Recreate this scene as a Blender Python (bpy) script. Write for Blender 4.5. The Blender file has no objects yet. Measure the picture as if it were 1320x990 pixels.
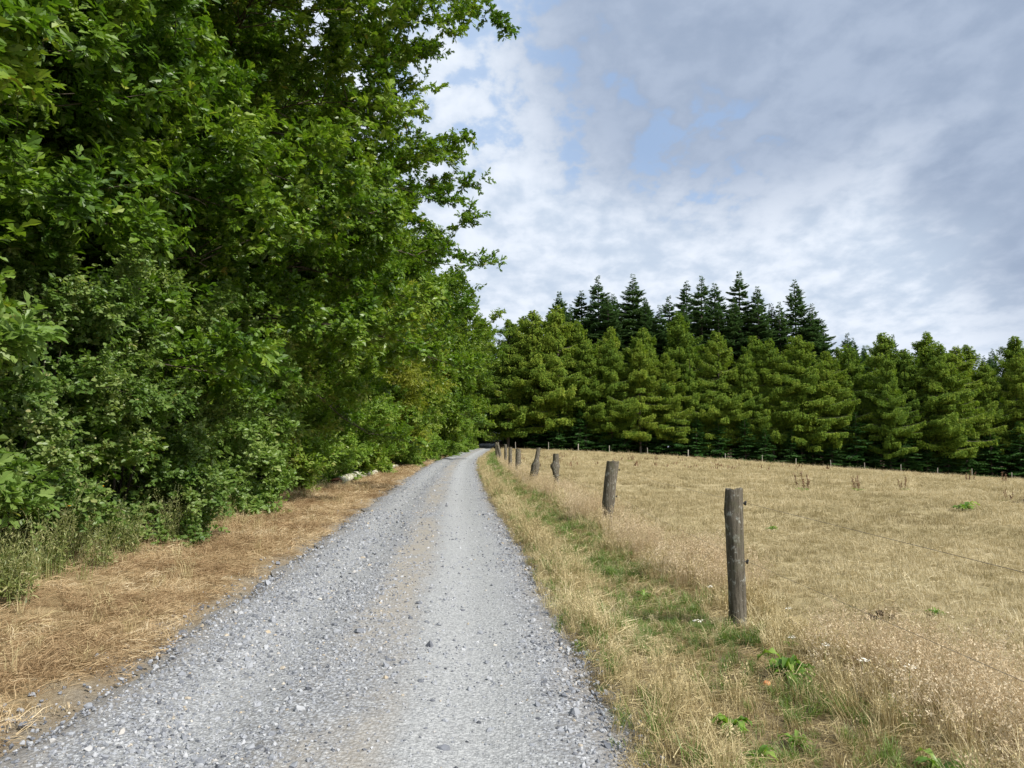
import bpy, math, random
import numpy as np
from mathutils import noise as mnoise, Vector

R = math.radians
SC = bpy.context.scene
COL = SC.collection
random.seed(7)
rng = np.random.default_rng(11)

# ------------------------------------------------------------------ terrain
_px = np.array([-400, -60, -3, 10, 20, 27.5, 34, 41, 48, 55, 62, 75, 95, 120, 600], float)
_pz = np.array([1.2, 1.0, .92, .5, -.1, -.62, -1.1, -1.62, -2.08, -2.5, -2.93, -3.72, -4.7, -5.5, -8.0])
_gx = np.linspace(-100, 160, 1041)
_gz = np.interp(_gx, _px, _pz)
_k = np.exp(-(np.arange(-40, 41) / 16.0) ** 2); _k /= _k.sum()
_gz = np.convolve(np.pad(_gz, 40, mode='edge'), _k, mode='valid')
_cy = np.array([-40, -5, 3.8, 5.5, 7.4, 10.7, 17.5, 25, 32, 42, 55, 80, 110, 150, 200, 260, 700], float)
_cx = np.array([-.2, -.72, -.92, -1.03, -1.18, -1.36, -1.9, -2.43, -2.88, -3.5, -4.1, -4.55, -4.55, -3.9, -2.4, 0, 20])
_yy = np.linspace(-40, 300, 1361)
_cc = np.interp(_yy, _cy, _cx)
_cc = np.convolve(np.pad(_cc, 12, mode='edge'), np.hanning(25) / np.hanning(25).sum(), mode='valid')

def road_c(y): return np.interp(y, _yy, _cc)

def H0(x, y):
    x = np.asarray(x, float); y = np.asarray(y, float)
    g = np.clip(np.maximum(y, 0) / 113.0, 0, 1.75) ** 1.5
    q = np.clip((y - 4) / 36.0, 0, 1); gn = q * q * (3 - 2 * q)
    p = np.interp(x, _gx, _gz)
    far = .021 * np.clip(y - 112, 0, 90) * np.clip(p, 0, .9) / .9
    return np.maximum(p, 0) * g + np.minimum(p, 0) * gn + far

def H(x, y):
    x = np.asarray(x, float); y = np.asarray(y, float)
    u = x - road_c(y)
    h = H0(x, y)
    h = h + np.where(np.abs(u) < 2.2, 0.035 * (1 - (u / 2.2) ** 2), 0)
    h = h - 0.040 * (np.exp(-((u - .78) / .28) ** 2) + np.exp(-((u + .72) / .30) ** 2))
    und = 0.022 * np.sin(x * 1.7 + 1.3 * np.sin(y * .9)) * np.sin(y * 1.3 + .7 * np.sin(x * 1.1)) + 0.03 * np.sin(x * .43 + 2) * np.sin(y * .37 + 1)
    off = np.clip((np.abs(u) - 1.6) / 1.2, 0.25, 1)
    h = h + und * off
    h = h + np.where(u < -3.2, 0.10 * np.clip((-u - 3.2) / 2.0, 0, 1), 0)
    h = h - 0.07 * np.exp(-((u - 2.35) / .35) ** 2)
    return h

# ------------------------------------------------------------------ mesh building
class MB:
    def __init__(s): s.v = []; s.f = {3: [], 4: []}; s.a = []; s.n = 0
    def add(s, V, F, tint=None):
        V = np.asarray(V, np.float32).reshape(-1, 3); F = np.asarray(F, np.int64)
        s.v.append(V); s.f[F.shape[1]].append(F + s.n); s.n += len(V)
        if tint is None: tint = np.full(len(V), .5)
        elif np.isscalar(tint): tint = np.full(len(V), tint)
        s.a.append(np.asarray(tint, np.float32))
        return s
    def mesh(s, name, mat, smooth=False, attrs=None):
        me = bpy.data.meshes.new(name)
        V = np.concatenate(s.v)
        loops, starts, tot = [], [], 0
        for k in (3, 4):
            if s.f[k]:
                F = np.concatenate(s.f[k])
                loops.append(F.ravel()); starts.append(tot + np.arange(len(F)) * k); tot += F.size
        L = np.concatenate(loops); S = np.concatenate(starts)
        me.vertices.add(len(V)); me.vertices.foreach_set('co', V.ravel())
        me.loops.add(len(L)); me.loops.foreach_set('vertex_index', L.astype(np.int32))
        me.polygons.add(len(S)); me.polygons.foreach_set('loop_start', S.astype(np.int32))
        me.update(calc_edges=True)
        at = me.attributes.new('tint', 'FLOAT', 'POINT'); at.data.foreach_set('value', np.concatenate(s.a))
        for k, val in (attrs or {}).items():
            at = me.attributes.new(k, 'FLOAT', 'POINT'); at.data.foreach_set('value', np.asarray(val, np.float32))
        me.polygons.foreach_set('use_smooth', np.full(len(S), smooth))
        me.materials.append(mat)
        me.validate()
        return me
    def build(s, name, mat, parent=None, smooth=False, attrs=None, link=True):
        o = bpy.data.objects.new(name, s.mesh(name, mat, smooth, attrs))
        if link: COL.objects.link(o)
        if parent is not None: o.parent = parent
        return o

def tube(pts, rad, sides=6, cap=True):
    P = np.asarray(pts, float); n = len(P); rad = np.broadcast_to(np.asarray(rad, float), (n,))
    T = np.gradient(P, axis=0); T /= np.linalg.norm(T, axis=1, keepdims=True) + 1e-9
    ref = np.array([0, 0, 1.]) if abs(T[0, 2]) < .8 else np.array([1., 0, 0])
    B = np.cross(T, ref); B /= np.linalg.norm(B, axis=1, keepdims=True) + 1e-9
    N = np.cross(B, T)
    a = np.arange(sides) / sides * 2 * math.pi
    V = P[:, None, :] + rad[:, None, None] * (np.cos(a)[None, :, None] * N[:, None, :] + np.sin(a)[None, :, None] * B[:, None, :])
    V = V.reshape(-1, 3)
    i = np.arange(n - 1)[:, None] * sides; j = np.arange(sides)[None, :]; j2 = (j + 1) % sides
    F = np.stack([i + j, i + j2, i + sides + j2, i + sides + j], -1).reshape(-1, 4)
    return V, F

def thing(name, label, cat, loc=(0, 0, 0), rz=0., group=None):
    o = bpy.data.objects.new(name, None); COL.objects.link(o)
    o.location = loc; o.rotation_euler = (0, 0, rz); o.empty_display_size = .2
    o['label'] = label; o['category'] = cat
    if group: o['group'] = group
    return o

def dup(root, label, loc, rz=0., scale=1., group=None, tilt=(0, 0)):
    r = root.copy(); COL.objects.link(r)
    r.location = loc; r.rotation_euler = (tilt[0], tilt[1], rz)
    r.scale = (scale,) * 3 if np.isscalar(scale) else scale
    r['label'] = label
    if group: r['group'] = group
    for ch in list(root.children):
        c = ch.copy(); COL.objects.link(c); c.parent = r
        for g in ch.children:
            d = g.copy(); COL.objects.link(d); d.parent = c
    return r

# ------------------------------------------------------------------ materials
class NT:
    def __init__(s, tree): s.t = tree; s.t.nodes.clear()
    def n(s, typ, **kw):
        nd = s.t.nodes.new(typ)
        for k, v in kw.items():
            if k.startswith('i_'):
                key = k[2:].replace('_', ' ')
                nd.inputs[int(key) if key.isdigit() else key].default_value = v
            else: setattr(nd, k, v)
        return nd
    def l(s, a, b): s.t.links.new(a, b)
    def math(s, op, a, b=None, c=None, clamp=False):
        nd = s.t.nodes.new('ShaderNodeMath'); nd.operation = op; nd.use_clamp = clamp
        for i, x in enumerate((a, b, c)):
            if x is None: continue
            if isinstance(x, (int, float)): nd.inputs[i].default_value = x
            else: s.l(x, nd.inputs[i])
        return nd.outputs[0]
    def mix(s, f, a, b, mode='MIX'):
        nd = s.t.nodes.new('ShaderNodeMix'); nd.data_type = 'RGBA'; nd.blend_type = mode
        for sock, x in ((nd.inputs[0], f), (nd.inputs[6], a), (nd.inputs[7], b)):
            if isinstance(x, (int, float)): sock.default_value = x
            elif isinstance(x, tuple): sock.default_value = (*x, 1)[:4]
            else: s.l(x, sock)
        return nd.outputs[2]
    def noise(s, vec, scale, detail=4, rough=.6, dist=0.):
        nd = s.n('ShaderNodeTexNoise'); nd.inputs['Scale'].default_value = scale; nd.inputs['Detail'].default_value = detail
        nd.inputs['Roughness'].default_value = rough; nd.inputs['Distortion'].default_value = dist
        if vec is not None: s.l(vec, nd.inputs['Vector'])
        return nd.outputs['Fac']
    def ramp(s, f, stops, interp='LINEAR'):
        nd = s.n('ShaderNodeValToRGB'); cr = nd.color_ramp; cr.interpolation = interp
        while len(cr.elements) < len(stops): cr.elements.new(.5)
        for e, (p, c) in zip(cr.elements, stops):
            e.position = p; e.color = (c, c, c, 1) if isinstance(c, (int, float)) else (*c, 1)
        s.l(f, nd.inputs[0]); return nd.outputs[0]
    def mapr(s, f, a, b, c=0., d=1.):
        nd = s.n('ShaderNodeMapRange'); nd.clamp = True
        s.l(f, nd.inputs[0])
        for i, x in enumerate((a, b, c, d)): nd.inputs[i + 1].default_value = x
        return nd.outputs[0]
    def smooth(s, f, a, b, c=0., d=1.):
        nd = s.n('ShaderNodeMapRange'); nd.clamp = True; nd.interpolation_type = 'SMOOTHSTEP'
        s.l(f, nd.inputs[0])
        for i, x in enumerate((a, b, c, d)): nd.inputs[i + 1].default_value = x
        return nd.outputs[0]
    def scalev(s, vec, sc):
        nd = s.n('ShaderNodeMapping'); nd.inputs['Scale'].default_value = sc; s.l(vec, nd.inputs[0]); return nd.outputs[0]
    def attr(s, name, typ='GEOMETRY'):
        nd = s.n('ShaderNodeAttribute'); nd.attribute_name = name; nd.attribute_type = typ; return nd.outputs['Fac']

def new_mat(name):
    m = bpy.data.materials.new(name); m.use_nodes = True
    t = NT(m.node_tree); out = t.n('ShaderNodeOutputMaterial')
    return m, t, out

def principled(t, out, col, rough=.8, spec=.3, bump=None, bstr=.5, bdist=.02):
    p = t.n('ShaderNodeBsdfPrincipled')
    if isinstance(col, tuple): p.inputs['Base Color'].default_value = (*col, 1)
    else: t.l(col, p.inputs['Base Color'])
    if isinstance(rough, (int, float)): p.inputs['Roughness'].default_value = rough
    else: t.l(rough, p.inputs['Roughness'])
    p.inputs['Specular IOR Level'].default_value = spec
    if bump is not None:
        b = t.n('ShaderNodeBump'); b.inputs['Strength'].default_value = bstr; b.inputs['Distance'].default_value = bdist
        t.l(bump, b.inputs['Height']); t.l(b.outputs[0], p.inputs['Normal'])
    t.l(p.outputs[0], out.inputs[0])
    return p

def leaf_mat(name, stops, transl=.35, tcol=(1.25, 1.35, .6), rough=.42, spec=.45, instancer=False, vary=.35):
    m, t, out = new_mat(name)
    f = t.attr('tint')
    rnd = t.n('ShaderNodeObjectInfo').outputs['Random']
    if instancer:
        it = t.attr('tint', 'INSTANCER')
        f = t.math('ADD', t.math('MULTIPLY', f, .4), t.math('MULTIPLY', it, .6))
    else:
        f = t.math('ADD', f, t.math('MULTIPLY', t.math('SUBTRACT', rnd, .5), vary * .5))
    col = t.ramp(f, stops)
    p = t.n('ShaderNodeBsdfPrincipled'); t.l(col, p.inputs['Base Color'])
    p.inputs['Roughness'].default_value = rough; p.inputs['Specular IOR Level'].default_value = spec
    tr = t.n('ShaderNodeBsdfTranslucent')
    t.l(t.mix(1., col, tcol, 'MULTIPLY'), tr.inputs[0])
    mx = t.n('ShaderNodeMixShader'); mx.inputs[0].default_value = transl
    t.l(p.outputs[0], mx.inputs[1]); t.l(tr.outputs[0], mx.inputs[2]); t.l(mx.outputs[0], out.inputs[0])
    return m

OAK = leaf_mat('oak_leaf', [(0, (.036, .084, .009)), (.35, (.074, .152, .013)), (.65, (.136, .228, .021)), (.93, (.230, .310, .040)), (1, (.38, .34, .08))], spec=.45, transl=.36)
OAKFAR = leaf_mat('oak_leaf_distant', [(0, (.040, .086, .009)), (.45, (.092, .168, .016)), (.8, (.175, .248, .028)), (1, (.24, .29, .05))], spec=.3, transl=.38)
HEDGE = leaf_mat('hornbeam_leaf', [(0, (.075, .145, .016)), (.5, (.155, .260, .034)), (.85, (.245, .330, .058)), (1, (.34, .34, .12))], spec=.3, transl=.42)
THORN = leaf_mat('hawthorn_leaf', [(0, (.060, .125, .022)), (.5, (.140, .225, .050)), (.85, (.26, .325, .11)), (1, (.40, .37, .17))], spec=.4, transl=.4)
PALE = leaf_mat('sapling_leaf', [(0, (.095, .175, .028)), (.5, (.165, .265, .055)), (.9, (.26, .335, .10)), (1, (.38, .36, .13))], spec=.4, transl=.4)
YELLOW = leaf_mat('robinia_leaf', [(0, (.11, .145, .010)), (.5, (.190, .230, .020)), (1, (.27, .28, .04))], spec=.25, transl=.4)
LARCH = leaf_mat('larch_needle', [(0, (.065, .125, .020)), (.35, (.125, .200, .026)), (.7, (.205, .275, .036)), (1, (.280, .315, .050))], transl=.35, rough=.7, spec=.12, vary=.6)
FIR = leaf_mat('fir_needle', [(0, (.055, .115, .042)), (.5, (.105, .185, .066)), (1, (.18, .27, .10))], transl=.3, tcol=(1.1, 1.2, .9), rough=.7, spec=.12, vary=.4)
SPRUCE = leaf_mat('spruce_needle', [(0, (.022, .066, .016)), (.5, (.044, .115, .024)), (1, (.08, .165, .04))], transl=.2, rough=.7, spec=.12)
WEED = leaf_mat('weed_leaf', [(0, (.11, .145, .040)), (.5, (.23, .265, .085)), (1, (.42, .40, .20))], transl=.3)
DOCKLEAF = leaf_mat('dock_leaf', [(0, (.085, .17, .022)), (.5, (.16, .28, .04)), (1, (.27, .37, .08))], transl=.35)
SEED = leaf_mat('dock_seed', [(0, (.12, .068, .042)), (.5, (.21, .125, .078)), (1, (.32, .22, .14))], transl=.1, spec=.1)

STRAW = leaf_mat('straw_blade', [(0, (.20, .145, .068)), (.3, (.39, .31, .155)), (.7, (.55, .465, .265)), (1, (.70, .62, .40))], transl=.25, tcol=(1, .95, .8), rough=.6, spec=.2, instancer=True)
FIELDSTRAW = leaf_mat('field_straw_blade', [(0, (.18, .135, .07)), (.25, (.305, .262, .138)), (.5, (.44, .372, .222)), (.8, (.575, .495, .312)), (1, (.72, .65, .46))], transl=.25, tcol=(1, .95, .8), rough=.65, spec=.15, instancer=True)
HAY = leaf_mat('brown_straw_blade', [(0, (.15, .092, .048)), (.35, (.345, .238, .130)), (.7, (.53, .41, .245)), (1, (.76, .67, .48))], transl=.2, tcol=(1, .9, .7), rough=.65, spec=.15, instancer=True)
GREEN = leaf_mat('green_blade', [(0, (.075, .12, .028)), (.4, (.135, .215, .045)), (.75, (.21, .28, .08)), (1, (.44, .40, .20))], transl=.35, rough=.5, instancer=True)
BENT = leaf_mat('bent_grass_blade', [(0, (.32, .22, .125)), (.4, (.48, .375, .235)), (.75, (.63, .525, .36)), (1, (.80, .71, .54))], transl=.3, tcol=(1, .92, .8), rough=.7, spec=.1, instancer=True)

def bark_mat(name, a, b, scale=3.):
    m, t, out = new_mat(name)
    co = t.n('ShaderNodeTexCoord').outputs['Object']
    f = t.noise(t.scalev(co, (scale * 3, scale * 3, scale * .6)), 1.5, 6, .65)
    principled(t, out, t.ramp(f, [(.3, a), (.7, b)]), .9, .15, f, .6, .03)
    return m
BARK = bark_mat('oak_bark', (.035, .028, .020), (.13, .11, .085))
CBARK = bark_mat('conifer_bark', (.05, .042, .035), (.20, .175, .15))

# weathered post wood
POST, t, out = new_mat('weathered_post_wood')
co = t.n('ShaderNodeTexCoord').outputs['Object']
g1 = t.noise(t.scalev(co, (26, 26, 2.2)), 1.6, 8, .7, .4)
g2 = t.noise(t.scalev(co, (80, 80, 5)), 1., 4, .7)
li = t.noise(t.scalev(co, (1, 1, .8)), 17., 6, .75)
li2 = t.noise(co, 6., 3, .6)
col = t.ramp(t.math('ADD', t.math('MULTIPLY', g1, .65), t.math('MULTIPLY', g2, .35)), [(.30, (.026, .022, .017)), (.46, (.105, .092, .070)), (.62, (.205, .185, .150)), (.8, (.33, .305, .26))])
col = t.mix(t.math('MULTIPLY', t.mapr(t.math('ADD', li, t.math('MULTIPLY', li2, .35)), .74, .82), .8), col, (.40, .41, .37))
col = t.mix(t.math('MULTIPLY', t.mapr(t.noise(co, 4.5, 5, .7), .52, .66), .55), col, (.10, .105, .055))
hgt = t.math('ADD', t.math('MULTIPLY', g1, 1.), t.math('MULTIPLY', li, .3))
principled(t, out, col, .92, .12, hgt, .9, .03)

PALEPOST, t, out = new_mat('pale_post_wood')
co = t.n('ShaderNodeTexCoord').outputs['Object']
f = t.noise(t.scalev(co, (20, 20, 2)), 1.5, 5, .7)
principled(t, out, t.ramp(f, [(.3, (.22, .20, .17)), (.7, (.50, .48, .43))]), .85, .2)

DARKPLASTIC, t, out = new_mat('black_insulator'); principled(t, out, (.015, .015, .015), .45, .5)
WIRE, t, out = new_mat('rusty_wire')
f = t.noise(t.n('ShaderNodeTexCoord').outputs['Object'], 9., 3)
principled(t, out, t.ramp(f, [(.35, (.09, .07, .055)), (.65, (.17, .16, .15))]), .6, .4)

BIRCH, t, out = new_mat('birch_bark')
co = t.n('ShaderNodeTexCoord').outputs['Object']
f = t.noise(t.scalev(co, (6, 1.4, 6)), 1.3, 6, .75, .5)
f2 = t.noise(co, 2.2, 4, .6)
c = t.ramp(f, [(.36, (.04, .035, .025)), (.45, (.30, .28, .22)), (.56, (.58, .56, .47))])
c = t.mix(t.mapr(f2, .5, .62), c, (.20, .22, .09))
principled(t, out, c, .85, .2, f, .6, .03)
ROT, t, out = new_mat('rotten_wood')
f = t.noise(t.n('ShaderNodeTexCoord').outputs['Object'], 9., 6, .7)
principled(t, out, t.ramp(f, [(.3, (.07, .028, .014)), (.7, (.30, .14, .075))]), .95, .1, f, 1., .05)
SOIL, t, out = new_mat('dark_soil')
f = t.noise(t.n('ShaderNodeTexCoord').outputs['Object'], 25., 6, .7)
principled(t, out, t.ramp(f, [(.3, (.025, .017, .011)), (.7, (.09, .065, .042))]), .95, .1, f, 1., .04)
APPLE, t, out = new_mat('apple_skin')
f = t.noise(t.n('ShaderNodeTexCoord').outputs['Object'], 30., 3)
principled(t, out, t.ramp(f, [(.35, (.60, .20, .08)), (.65, (.72, .38, .16))]), .4, .4)
PETALW, t, out = new_mat('white_petal'); principled(t, out, (.78, .76, .68), .7, .2)
PETALY, t, out = new_mat('yellow_petal'); principled(t, out, (.75, .42, .03), .6, .2)

# stones
STONE, t, out = new_mat('gravel_stone')
co = t.n('ShaderNodeTexCoord').outputs['Object']
it = t.attr('tint', 'INSTANCER')
f = t.noise(co, 3., 5, .65)
c = t.ramp(it, [(0, (.085, .090, .105)), (.3, (.20, .212, .24)), (.6, (.33, .345, .375)), (.85, (.46, .47, .49)), (.93, (.42, .35, .25)), (1, (.64, .63, .60))])
c = t.mix(.35, c, t.ramp(f, [(.3, (.30, .30, .32)), (.7, (1.0, 1.0, 1.0))]), 'MULTIPLY')
principled(t, out, c, .85, .25)

# ground
GROUND, t, out = new_mat('dry_ground')
P = t.n('ShaderNodeNewGeometry').outputs['Position']
u = t.attr('u'); fo = t.attr('forest')
big = t.noise(P, .35, 4, .6); mid = t.noise(P, 2.2, 5, .65); fine = t.noise(P, 26., 6, .75)
streak = t.noise(t.scalev(P, (1, .45, 1)), 9., 6, .75, .6)
fld = t.ramp(t.math('ADD', t.math('MULTIPLY', mid, .35), t.math('MULTIPLY', t.math('ADD', fine, streak), .33)), [(.34, (.19, .145, .075)), (.47, (.35, .285, .155)), (.58, (.47, .392, .235)), (.7, (.58, .495, .32))])
fld = t.mix(t.math('MULTIPLY', t.mapr(big, .48, .68), .42), fld, (.27, .235, .11))
fld = t.mix(t.math('MULTIPLY', t.mapr(t.noise(P, .9, 3, .5), .60, .72), .35), fld, (.50, .41, .22))
ltt = t.ramp(t.math('ADD', t.math('MULTIPLY', fine, .6), t.math('MULTIPLY', mid, .4)), [(.32, (.15, .098, .052)), (.5, (.32, .232, .125)), (.68, (.48, .38, .22))])
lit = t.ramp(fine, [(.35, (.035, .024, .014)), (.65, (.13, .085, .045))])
wob = t.math('ADD', u, t.math('MULTIPLY', t.math('SUBTRACT', mid, .5), 1.2))
c = t.mix(t.mapr(wob, -2.1, -1.5), ltt, t.ramp(fine, [(.3, (.16, .14, .115)), (.7, (.36, .33, .285))]))
c = t.mix(t.mapr(wob, 1.5, 1.9), c, t.ramp(fine, [(.32, (.13, .095, .055)), (.5, (.25, .195, .115)), (.7, (.38, .31, .19))]))
c = t.mix(t.mapr(wob, 2.9, 3.6), c, fld)
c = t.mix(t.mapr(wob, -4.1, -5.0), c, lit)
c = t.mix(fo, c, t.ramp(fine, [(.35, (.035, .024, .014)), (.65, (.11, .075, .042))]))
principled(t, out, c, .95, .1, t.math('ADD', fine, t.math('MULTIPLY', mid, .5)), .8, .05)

# road
ROAD, t, out = new_mat('gravel_road_surface')
P = t.n('ShaderNodeNewGeometry').outputs['Position']
u = t.attr('u')
mid = t.noise(P, 1.6, 5, .65); big = t.noise(P, .55, 3, .6); fine = t.noise(P, 70., 6, .8)
grain = t.noise(P, 24., 5, .75)
def vor(scale, feat='F1'):
    nd = t.n('ShaderNodeTexVoronoi'); nd.feature = feat; nd.inputs['Scale'].default_value = scale; nd.inputs['Randomness'].default_value = 1
    t.l(P, nd.inputs['Vector']); return nd
v1 = vor(42.); v2 = vor(85.); v3 = vor(22.)
def cellv(v):
    s_ = t.n('ShaderNodeSeparateColor'); t.l(v.outputs['Color'], s_.inputs[0]); return s_.outputs[0]
wu = t.math('ADD', u, t.math('MULTIPLY', t.math('SUBTRACT', mid, .5), .55))
stone = t.ramp(t.math('ADD', t.math('MULTIPLY', cellv(v1), .55), t.math('MULTIPLY', cellv(v2), .45)), [(.1, (.140, .146, .160)), (.4, (.255, .265, .285)), (.7, (.375, .388, .41)), (1, (.58, .59, .60))])
stone = t.mix(t.mapr(v1.outputs['Distance'], .4, .8), stone, (.17, .168, .168))  # shadow between stones painted into the colour at the cell rims
packed = t.ramp(t.math('ADD', t.math('MULTIPLY', fine, .42), t.math('ADD', t.math('MULTIPLY', grain, .36), t.math('MULTIPLY', cellv(v2), .22))), [(.32, (.165, .170, .176)), (.47, (.295, .303, .310)), (.60, (.43, .438, .442))])
sand = t.ramp(t.math('ADD', t.math('MULTIPLY', fine, .6), t.math('MULTIPLY', grain, .4)), [(.3, (.19, .165, .135)), (.5, (.315, .285, .24)), (.7, (.44, .405, .355))])
trk = t.math('MAXIMUM', t.smooth(t.math('ABSOLUTE', t.math('SUBTRACT', wu, .72)), .62, .22), t.math('MULTIPLY', t.smooth(t.math('ABSOLUTE', t.math('ADD', wu, .78)), .45, .12), .55))
c = t.mix(t.math('MULTIPLY', trk, .8), stone, packed)
mids = t.math('MULTIPLY', t.smooth(t.math('ABSOLUTE', t.math('SUBTRACT', wu, .02)), .42, .08), t.smooth(t.noise(t.scalev(P, (1.1, .32, 1)), .9, 5, .65), .36, .56))
c = t.mix(t.math('MULTIPLY', t.math('MULTIPLY', mids, t.smooth(mid, .28, .52)), .78), c, sand)
edge = t.smooth(t.math('ABSOLUTE', t.math('ADD', wu, .0)), 1.22, 1.55)
c = t.mix(t.math('MULTIPLY', edge, .7), c, t.ramp(grain, [(.3, (.12, .108, .095)), (.7, (.32, .295, .265))]))
hgt = t.math('ADD', t.math('MULTIPLY', t.math('SUBTRACT', 1, v1.outputs['Distance']), .6), t.math('ADD', t.math('MULTIPLY', t.math('SUBTRACT', 1, v2.outputs['Distance']), .3), t.math('MULTIPLY', fine, .35)))
principled(t, out, c, .92, .15, hgt, .75, .014)

# ------------------------------------------------------------------ ground sheets
def axis(parts):
    a = []
    for s, e, st in parts: a.append(np.arange(s, e, st))
    return np.concatenate(a)
gx = axis([(-900, -120, 130), (-120, -40, 8), (-40, -12, 2), (-12, -6, .5), (-6, 5, .16), (5, 14, .35), (14, 90, 1.5), (90, 160, 7), (160, 1000, 140)])
gy = axis([(-300, -20, 70), (-20, 2, 2), (2, 14, .16), (14, 40, .4), (40, 170, 1.5), (170, 300, 10), (300, 1500, 200)])
X, Y = np.meshgrid(gx, gy)
U = X - road_c(Y)
Z = H(X, Y) - np.where(np.abs(U) < 1.75, 0.05, 0) + np.where(np.abs(U) >= 1.75, 0, 0)
nx, ny = len(gx), len(gy)
i = np.arange(ny - 1)[:, None] * nx; j = np.arange(nx - 1)[None, :]
F = np.stack([i + j, i + j + 1, i + nx + j + 1, i + nx + j], -1).reshape(-1, 4)
edge_y = 111.0
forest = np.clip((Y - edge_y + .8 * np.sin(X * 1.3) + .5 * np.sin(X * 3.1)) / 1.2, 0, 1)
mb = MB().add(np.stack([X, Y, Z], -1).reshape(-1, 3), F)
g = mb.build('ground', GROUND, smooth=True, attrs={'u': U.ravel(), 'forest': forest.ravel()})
g['kind'] = 'structure'; g['label'] = 'dry parched pasture and verges either side of the gravel track'

ry = axis([(-20, 2, .5), (2, 20, .1), (20, 60, .3), (60, 260, 1.)])
ru = np.linspace(-1, 1, 41)
hw = 1.62 + .07 * np.sin(ry * 2.1) + .05 * np.sin(ry * 5.3 + 1)
hwr = 1.58 + .05 * np.sin(ry * 1.7 + 2) + .04 * np.sin(ry * 6.1)
UU = np.where(ru[None, :] < 0, ru[None, :] * hw[:, None], ru[None, :] * hwr[:, None])
YY = np.repeat(ry[:, None], len(ru), 1)
XX = road_c(YY) + UU
edgefall = np.clip((np.abs(ru) - .9) / .1, 0, 1)[None, :] * .035
ZZ = H(XX, YY) + .012 - edgefall
n1, n2 = len(ry), len(ru)
i = np.arange(n1 - 1)[:, None] * n2; j = np.arange(n2 - 1)[None, :]
F = np.stack([i + j, i + j + 1, i + n2 + j + 1, i + n2 + j], -1).reshape(-1, 4)
o = MB().add(np.stack([XX, YY, ZZ], -1).reshape(-1, 3), F).build('road', ROAD, smooth=True, attrs={'u': UU.ravel()})
o['kind'] = 'structure'; o['label'] = 'pale grey gravel track running into the woods'

# ------------------------------------------------------------------ foliage generators
def norm(a): return a / (np.linalg.norm(a, axis=-1, keepdims=True) + 1e-9)

def lf_template(kind):
    if kind == 'lobed':
        out = [(0, 0), (.26, .19), (.40, .13), (.62, .29), (.80, .20), (1., .05)]
        V = [(.5, 0, 0)] + [(x, y, .35 * y - .12 * (x - .4) ** 2) for x, y in out] + [(x, -y, .35 * y - .12 * (x - .4) ** 2) for x, y in out]
        T = [(0, k + 1, k + 2) for k in range(5)] + [(0, k + 8, k + 7) for k in range(5)]
        T = [(0, k + 2, k + 1) for k in range(1 - 1, 5)] + [(0, 7 + k, 8 + k) for k in range(5)]
        V = np.array(V); V[:, 2] -= .0
        return V, np.array(T)
    if kind == 'round':
        V = np.array([(0, 0, 0), (.3, .30, .10), (.7, .30, .09), (1, 0, -.06), (.7, -.30, .09), (.3, -.30, .10)])
        return V, np.array([(0, 2, 1), (0, 3, 2), (0, 5, 4), (0, 4, 3)])
    w = {'simple': .27, 'narrow': .13, 'needle': .20}[kind]
    V = np.array([(0, 0, 0), (.45, w, .3 * w), (1, 0, -.05), (.45, -w, .3 * w)])
    return V, np.array([(0, 2, 1), (0, 3, 2)])
TPL = {k: lf_template(k) for k in ('lobed', 'round', 'simple', 'narrow', 'needle')}

def put_leaves(mb, P, A, N, S, tint, kind):
    V, T = TPL[kind]
    a = norm(A); b = norm(np.cross(N, a)); n = np.cross(a, b)
    W = P[:, None] + S[:, None, None] * (V[None, :, 0:1] * a[:, None] + V[None, :, 1:2] * b[:, None] + V[None, :, 2:3] * n[:, None])
    k, m = len(P), len(V)
    F = (T[None] + (np.arange(k) * m)[:, None, None]).reshape(-1, 3)
    mb.add(W.reshape(-1, 3), F, np.repeat(tint, m))

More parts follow.
